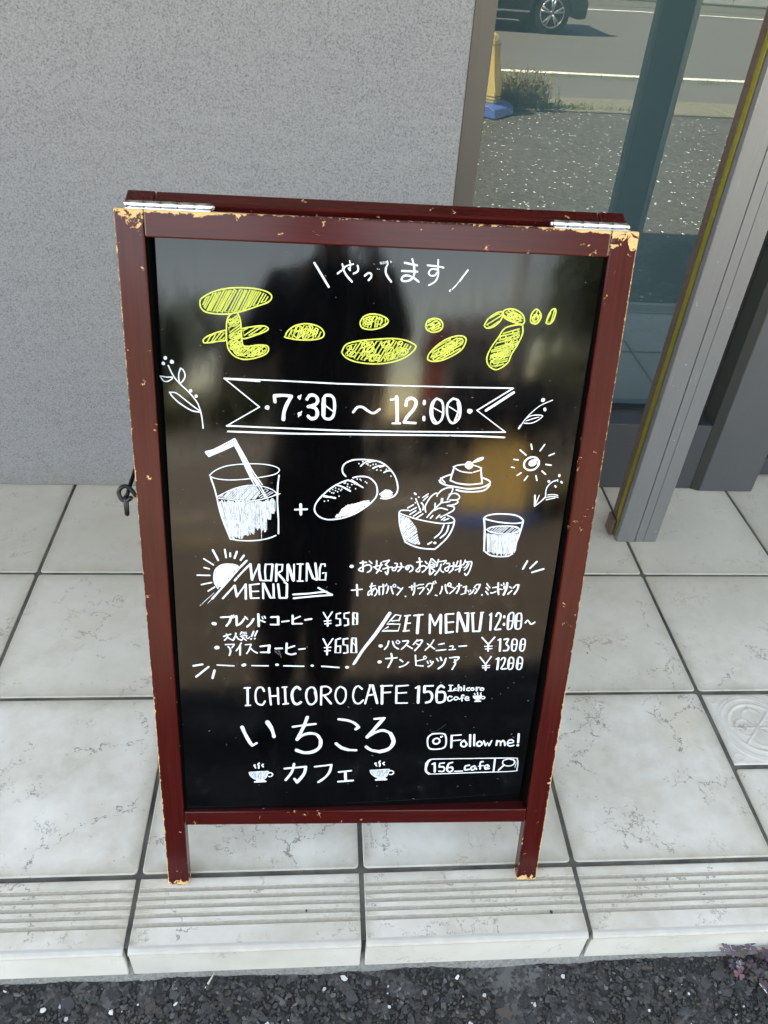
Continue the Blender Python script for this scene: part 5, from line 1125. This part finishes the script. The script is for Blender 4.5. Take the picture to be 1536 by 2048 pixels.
for yy, ins in ((-Wc / 2, .03), (-Wc / 2 + .03, 0), (Wc / 2 - .03, 0), (Wc / 2, .03)):
    ring = []
    for (x, z) in poly:
        tum = .16 * max(0, (z - .95) / .6); y_ = yy * (1 - tum) if abs(yy) > 0 else yy
        ring.append(bb.verts.new((x * (1 - ins * .4), y_, z - (ins if z > .9 else 0))))
    rows.append(ring)
for a_, c_ in zip(rows[:-1], rows[1:]):
    for i in range(len(poly)): j = (i + 1) % len(poly); bb.faces.new((a_[i], a_[j], c_[j], c_[i]))
f1 = bb.faces.new(rows[0]); f2 = bb.faces.new(rows[-1][::-1]); bmesh.ops.triangulate(bb, faces=[f1, f2])
obj('body', b, M['car'], car)
for sgn in (-1, 1):
    yb = sgn * (Wc / 2 * .925)
    wv_ = [(-.98, 1.02), (-.50, 1.36), (.12, 1.42), (.12, 1.0)], [(.17, 1.0), (.17, 1.42), (1.15, 1.40), (1.62, 1.20), (1.55, 1.02)]
    for wpoly in wv_:
        V = []
        for (x, z) in wpoly:
            y_ = sgn * (Wc / 2) * (1 - .16 * max(0, (z - .95) / .6)) + sgn * .004; V.append((x, y_, z))
        obj('side_window', (V, [tuple(range(len(V)))]), M['car_glass'], car)
    b = BM(); b.box(-.93, 1.16, sgn * Wc / 2 - .01, sgn * Wc / 2 + .012, .295, .325, .006); obj('sill_trim', b, M['chrome'], car)
    b = BM(); b.box(-.93, 1.16, sgn * Wc / 2 - .06, sgn * Wc / 2 - .005, .19, .30, .01); obj('side_sill', b, M['dark'], car)
    for cx in (1.56, -1.32):
        y0_ = sgn * (Wc / 2 - .20); y1_ = sgn * (Wc / 2 - .01)
        b = BM(); b.cyl((cx, y0_, .305), (cx, y1_, .305), .305, 40); wh = obj('wheel', b, M['tyre'], car)
        b = BM(); b.cyl((cx, y1_ - sgn * .02, .305), (cx, y1_ + sgn * .004, .305), .045, 20)
        pts = [(cx + .205 * math.cos(2 * math.pi * k / 32), y1_ + sgn * .002, .305 + .205 * math.sin(2 * math.pi * k / 32)) for k in range(32)]; b.tube(pts, .012, 8, closed=True)
        for k in range(5):
            for off in (-.16, .16):
                a0 = 2 * math.pi * k / 5 + .3; a1 = a0 + off
                b.tube([(cx + .03 * math.cos(a0), y1_ + sgn * .004, .305 + .03 * math.sin(a0)), (cx + .2 * math.cos(a1), y1_ + sgn * .006, .305 + .2 * math.sin(a1))], .017, 6)
        obj('rim', b, M['rim'], wh, smooth=True)
b = BM(); b.box(2.05, 2.16, -.80, -.62, .78, .98, .02); obj('tail_light', b, M['tail'], car); b = BM(); b.box(2.05, 2.16, .62, .80, .78, .98, .02); obj('tail_light', b, M['tail'], car)
b = BM(); b.box(1.98, 2.19, -.80, .80, .24, .52, .03); obj('bumper', b, M['car'], car)

# ---- white block wall across the road, with coping and posts
fw = thing('block_wall', 'low white block wall along the far side of the road', 'wall', (1.5, -14.0, ZG))
x = -14.0
while x < 18:
    b = BM(); b.box(x, x + 1.98, -.07, .07, 0, .62, .01); q = obj('wall_panel', b, M['white_wall'], fw); x += 2.0
b = BM(); b.box(-14, 18, -.09, .09, .625, .68, .01); obj('coping', b, M['kerb'], fw)
fw.rotation_euler = (0, 0, -.055)

# ---- trees, houses and poles that the panel mirrors
def crown_mesh(n, rx, ry, rz, leaf=.13, seed=1):
    r_ = random.Random(seed); vs = []; fs = []
    blobs = [(Vector((r_.gauss(0, rx * .42), r_.gauss(0, ry * .42), r_.gauss(0, rz * .38))), r_.uniform(.35, .62)) for _ in range(15)]
    for _ in range(n):
        c, s_ = r_.choice(blobs); d = Vector((r_.gauss(0, 1), r_.gauss(0, 1), r_.gauss(0, 1))).normalized() * s_ * r_.uniform(.55, 1.08); p = c + Vector((d.x * rx, d.y * ry, d.z * rz))
        u_ = Vector((r_.gauss(0, 1), r_.gauss(0, 1), r_.gauss(0, .6))).normalized() * leaf * r_.uniform(.6, 1.3); v_ = u_.cross(Vector((r_.gauss(0, 1), r_.gauss(0, 1), r_.gauss(0, 1)))).normalized() * leaf * .5
        b0 = len(vs); vs += [tuple(p - u_), tuple(p + v_), tuple(p + u_), tuple(p - v_)]; fs.append((b0, b0 + 1, b0 + 2, b0 + 3))
    me = bpy.data.meshes.new('crown'); me.from_pydata(vs, [], fs); me.materials.append(M['foliage']); return me
def tree(x, y, h, rx, rz, label, seed):
    t = thing('broadleaf_tree', label, 'tree', (x, y, ZG), group='trees across the road')
    b = BM(); zc = h - rz; b.tube([(0, 0, -.05), (.05, .03, zc * .5), (-.03, .05, zc), (0.02, 0, zc + rz * .5)], [.20, .15, .11, .04], 9)
    for k in range(7):
        a = k * 2.4; e = Vector((math.cos(a) * rx * .65, math.sin(a) * rx * .6, zc + rz * (.1 + .09 * k))); b.tube([(0, 0, zc * (.6 + .05 * k)), tuple(e * .5 + Vector((0, 0, zc * .42))), tuple(e)], [.06, .04, .015], 6)
    obj('trunk', b, M['bark'], t)
    o_ = bpy.data.objects.new('crown', crown_mesh(6500, rx, rx * .9, rz, .14, seed)); COL.objects.link(o_); o_.parent = t; o_.location = (0, 0, zc)
for args in ((-6.6, -18.0, 4.2, 1.7, 1.6, 'rounded dark green tree far left across the road', 3), (6.2, -17.5, 7.6, 2.1, 3.2, 'tall dark green tree across the road beside the grey house', 4), (10.2, -19.5, 6.8, 2.5, 2.9, 'broad dark green tree at the right end across the road', 5), (-10.5, -21.0, 6.0, 2.4, 2.4, 'tall tree behind the brown house at the far left', 6)):
    tree(*args)
def hedge(x0, x1, y, h, label):
    b0 = random.Random(int(x0 * 10)); vs = []; fs = []
    for _ in range(int((x1 - x0) * 900)):
        p = Vector((b0.uniform(x0, x1), y + b0.uniform(-.45, .45), ZG + b0.uniform(0, 1) ** .7 * h * (1 + .12 * math.sin(b0.random() * 9)))); u_ = Vector((b0.gauss(0, 1), b0.gauss(0, 1), b0.gauss(0, .6))).normalized() * .09; v_ = u_.cross(Vector((b0.gauss(0, 1), b0.gauss(0, 1), b0.gauss(0, 1)))).normalized() * .05
        k_ = len(vs); vs += [tuple(p - u_), tuple(p + v_), tuple(p + u_), tuple(p - v_)]; fs.append((k_, k_ + 1, k_ + 2, k_ + 3))
    b = bpy.data.meshes.new('hedge'); b.from_pydata(vs, [], fs); b.materials.append(M['foliage']); o_ = bpy.data.objects.new('hedge', b); COL.objects.link(o_); tag(o_, label, 'hedge')
hedge(-12, -1.5, -15.3, 1.35, 'dark clipped hedge behind the left half of the white block wall')
hedge(4.0, 14, -15.6, 1.6, 'dark clipped hedge behind the right half of the white block wall')
def house(x0, x1, y0, y1, h, rh, mat, label, wins):
    t = thing('house', label, 'house', ((x0 + x1) / 2, (y0 + y1) / 2, ZG)); L_, D = (x1 - x0) / 2, (y1 - y0) / 2
    b = BM(); b.box(-L_, L_, -D, D, 0, h); obj('wall', b, M[mat], t)
    b = BM(); b.prism([(-D - .4, h + .005), (D + .4, h + .005), (0, h + rh)], 'x', -L_ - .4, L_ + .4); obj('roof', b, M['roof'], t)
    for (wx, wz, ww, wh_) in wins:
        b = BM(); b.box(wx - ww / 2 - .05, wx + ww / 2 + .05, D - .02, D + .05, wz - .05, wz + wh_ + .05); f = obj('window', b, M['line'], t)
        b = BM(); b.box(wx - ww / 2, wx + ww / 2, D + .03, D + .055, wz, wz + wh_); obj('pane', b, M['winglass'], f)
house(-4.6, 0.6, -25, -19.5, 2.9, 1.1, 'house_a', 'brown single-storey house with dark roof across the road', ((-1.4, .9, 1.3, 1.1), (1.0, .9, 1.3, 1.1)))
house(2.2, 5.0, -26, -20.5, 2.6, 1.0, 'house_b', 'small grey house with dark roof between the brown house and the tall tree', ((-.5, .9, 1.0, 1.0),))
def pole(x, y, h, label, arms=True):
    t = thing('utility_pole', label, 'utility pole', (x, y, ZG), group='utility poles across the road')
    b = BM(); b.cyl((0, 0, 0), (0, 0, h), .15, 16, .10); obj('post', b, M['pole'], t)
    for z in (h - .4, h - 1.1):
        b = BM(); b.box(-.8, .8, -.05, .05, z, z + .09); a = obj('crossarm', b, M['kerb_dark'], t)
        b = BM()
        for xx in (-.7, -.3, .3, .7): b.cyl((xx, 0, z + .09), (xx, 0, z + .24), .04, 8)
        obj('insulator', b, M['line'], a)
pole(3.15, -14.6, 9.0, 'concrete utility pole behind the wall, left of the tall tree'); pole(-14.5, -14.4, 9.0, 'concrete utility pole at the far left end of the wall')
b = BM(); b.cyl((0, 0, 0), (0, 0, 2.3), .018, 8); bn_ = thing('shop_banner', 'narrow red upright banner on a thin pole by the kerb', 'banner', (1.05, -12.9, ZG)); obj('pole', b, M['pole'], bn_)
vs = []; fs = []
for i in range(9):
    z = .75 + 1.5 * i / 8; vs += [(.02, .03 * math.sin(i * .9), z), (.40, .05 * math.sin(i * .9 + .8), z)]
for i in range(8): fs.append((2 * i, 2 * i + 1, 2 * i + 3, 2 * i + 2))
o_ = obj('banner_cloth', (vs, fs), M['red_cloth'], bn_); sm = o_.modifiers.new('thickness', 'SOLIDIFY'); sm.thickness = .003

# ================================================================= PERSON TAKING THE PHOTOGRAPH (mirrored dark in the panel)
pr = thing('person', 'person in dark clothes standing before the board, holding a phone in both hands', 'person', (-0.120, -0.745, ZG))
PS = 0.755; pr.scale = (PS, PS, PS)
def skinned(name, nodes, edges, mat, root=0, sub=2, label=None):
    me = bpy.data.meshes.new(name); me.from_pydata([n[0] for n in nodes], edges, []); me.materials.append(mat)
    o_ = bpy.data.objects.new(name, me); COL.objects.link(o_); o_.parent = pr
    sk = o_.modifiers.new('skin', 'SKIN'); sk.use_smooth_shade = True
    for i, n in enumerate(nodes):
        v = me.skin_vertices[0].data[i]; r = n[1]; v.radius = r if isinstance(r, tuple) else (r, r); v.use_root = (i == root)
    ss = o_.modifiers.new('sub', 'SUBSURF'); ss.levels = sub; ss.render_levels = sub
    return o_
# phone frame: lens at the camera, slab behind it
fwd = (CAM_R @ Vector((0, 0, -1))).normalized(); upv = (CAM_R @ Vector((0, 1, 0))).normalized(); rt = (CAM_R @ Vector((1, 0, 0))).normalized()
pc = CAM - fwd * 0.0075 - upv * 0.040 + rt * -0.013
PM = Matrix.Translation(pc) @ Matrix((rt, upv, -fwd)).transposed().to_4x4() @ Matrix.Scale(0.70, 4)
ph_ = thing('phone', 'black phone held upright in both hands of the standing person', 'phone', mat=PM)
b = BM(); b.box(-.036, .036, -.0735, .0735, -.004, .004, .003, 3); obj('phone_body', b, M['phone'], ph_)
b = BM(); b.box(-.033, .033, -.070, .070, .0041, .0045); obj('screen', b, M['winglass'], ph_)
inv = (Matrix.Translation(Vector(pr.location)) @ Matrix.Scale(PS, 4)).inverted()
def PW(x, y, z): return tuple(inv @ (PM @ Vector((x, y, z))))       # point given in the phone's frame
H = 1.64
nodes = []; edges = []
def nd(p, r): nodes.append((tuple(p), r)); return len(nodes) - 1
def ln(*ids):
    for a, c in zip(ids[:-1], ids[1:]): edges.append((a, c))
pel = nd((0, 0, .87), (.125, .095)); waist = nd((0, -.005, 1.0), (.112, .085)); chest = nd((0, -.01, 1.18), (.135, .095)); shc = nd((0, -.01, 1.32), (.10, .07)); nk = nd((0, .0, 1.385), (.048, .05)); hd0 = nd((0, .02, 1.45), (.062, .07)); hd = nd((0, .03, 1.53), (.074, .088)); hdt = nd((0, .025, 1.60), (.055, .07))
ln(pel, waist, chest, shc, nk, hd0, hd, hdt)
for s in (-1, 1):
    hp = nd((s * .075, 0, .80), (.078, .08)); kn = nd((s * .080, .015, .45), (.052, .055)); an = nd((s * .085, -.01, .09), (.034, .04)); hl = nd((s * .088, -.02, .045), (.034, .038)); toe = nd((s * .098, .11, .028), (.036, .022)); ln(pel, hp, kn, an, hl, toe)
    sh = nd((s * .155, -.01, 1.30), (.052, .05)); el = nd((s * .215, .09, 1.10), (.038, .038))
    wr = nd(PW(s * .060, -.105, .030), (.024, .022)); pm = nd(PW(s * .049, -.052, .026), (.019, .026)); ln(shc, sh, el, wr, pm)
    for k, (dy, ln_) in enumerate(((.014, .026), (-.004, .030), (-.022, .028), (-.040, .022))):
        a1 = nd(PW(s * .047, -.040 + dy, .006), .0088); a2 = nd(PW(s * .043, -.040 + dy, -.012), .0080); a3 = nd(PW(s * (.043 - ln_ * .6), -.042 + dy, -.014), .0068); ln(pm, a1, a2, a3)
    t1 = nd(PW(s * .040, -.035, .020), .0098); t2 = nd(PW(s * .026, -.020, .013), .0088); ln(pm, t1, t2)
body = skinned('body', nodes, edges, M['skin'])
# face
b = BM(); b.ball((0, .118, 1.515), .013, 2, (.8, 1.2, 1.5)); b.ball((0, .114, 1.505), .015, 2, (1.1, .7, .7)); obj('nose', b, M['skin'], pr, smooth=True)
for s in (-1, 1):
    b = BM(); b.ball((s * .031, .098, 1.54), .0125, 2); e = obj('eye', b, M['eye'], pr, smooth=True); b = BM(); b.ball((s * .031, .1075, 1.537), .006, 2); obj('iris', b, M['dark'], e)
    b = BM(); b.ball((s * .079, .02, 1.52), .02, 2, (.4, .8, 1.5)); obj('ear', b, M['skin'], pr, smooth=True)
b = BM(); b.ball((0, .104, 1.475), .018, 2, (1.3, .5, .4)); obj('mouth', b, M['lips'], pr, smooth=True)
b = BM(); b.ball((0, -.002, 1.565), .095, 3, (.95, 1.05, .92)); b.ball((0, -.035, 1.50), .075, 2, (1.0, .8, 1.1)); obj('hair', b, M['hair'], pr, smooth=True)
# clothes
n2 = [((0, -.0, .80), (.150, .118)), ((0, -.005, 1.0), (.140, .108)), ((0, -.01, 1.18), (.158, .118)), ((0, -.01, 1.315), (.112, .085)), ((0, -.002, 1.36), (.062, .06))]
e2 = [(0, 1), (1, 2), (2, 3), (3, 4)]
for s in (-1, 1):
    i = len(n2); n2 += [((s * .155, -.01, 1.30), (.066, .064)), ((s * .195, .05, 1.20), (.062, .064)), ((s * .215, .10, 1.10), (.054, .058))]; e2 += [(3, i), (i, i + 1), (i + 1, i + 2)]
    p = PW(s * .075, -.16, .045); n2.append((p, (.040, .040))); e2.append((i + 2, i + 3))
n2 = [(q, tuple(r_ * 1.1 for r_ in rr_)) for q, rr_ in n2]
skinned('shirt', n2, e2, M['shirt'])
n3 = [((0, -.002, 1.0), (.118, .088)), ((0, 0, .84), (.140, .112))]; e3 = [(0, 1)]
for s in (-1, 1):
    i = len(n3); n3 += [((s * .072, 0, .76), (.098, .098)), ((s * .074, .012, .45), (.076, .078)), ((s * .078, -.005, .12), (.062, .066))]; e3 += [(1, i), (i, i + 1), (i + 1, i + 2)]
n3 = [(q, tuple(r_ * 1.1 for r_ in rr_)) for q, rr_ in n3]
skinned('trousers', n3, e3, M['trousers'])
for s in (-1, 1):
    skinned('shoe', [((s * .086, -.04, .045), (.046, .044)), ((s * .092, .06, .036), (.048, .034)), ((s * .098, .15, .028), (.042, .026))], [(0, 1), (1, 2)], M['shoe'])

# ================================================================= to metres
for o_ in [o for o in bpy.data.objects if o.parent is None and o.type not in ('CAMERA', 'LIGHT')]:
    o_.matrix_world = Matrix.Scale(WS, 4) @ o_.matrix_basis
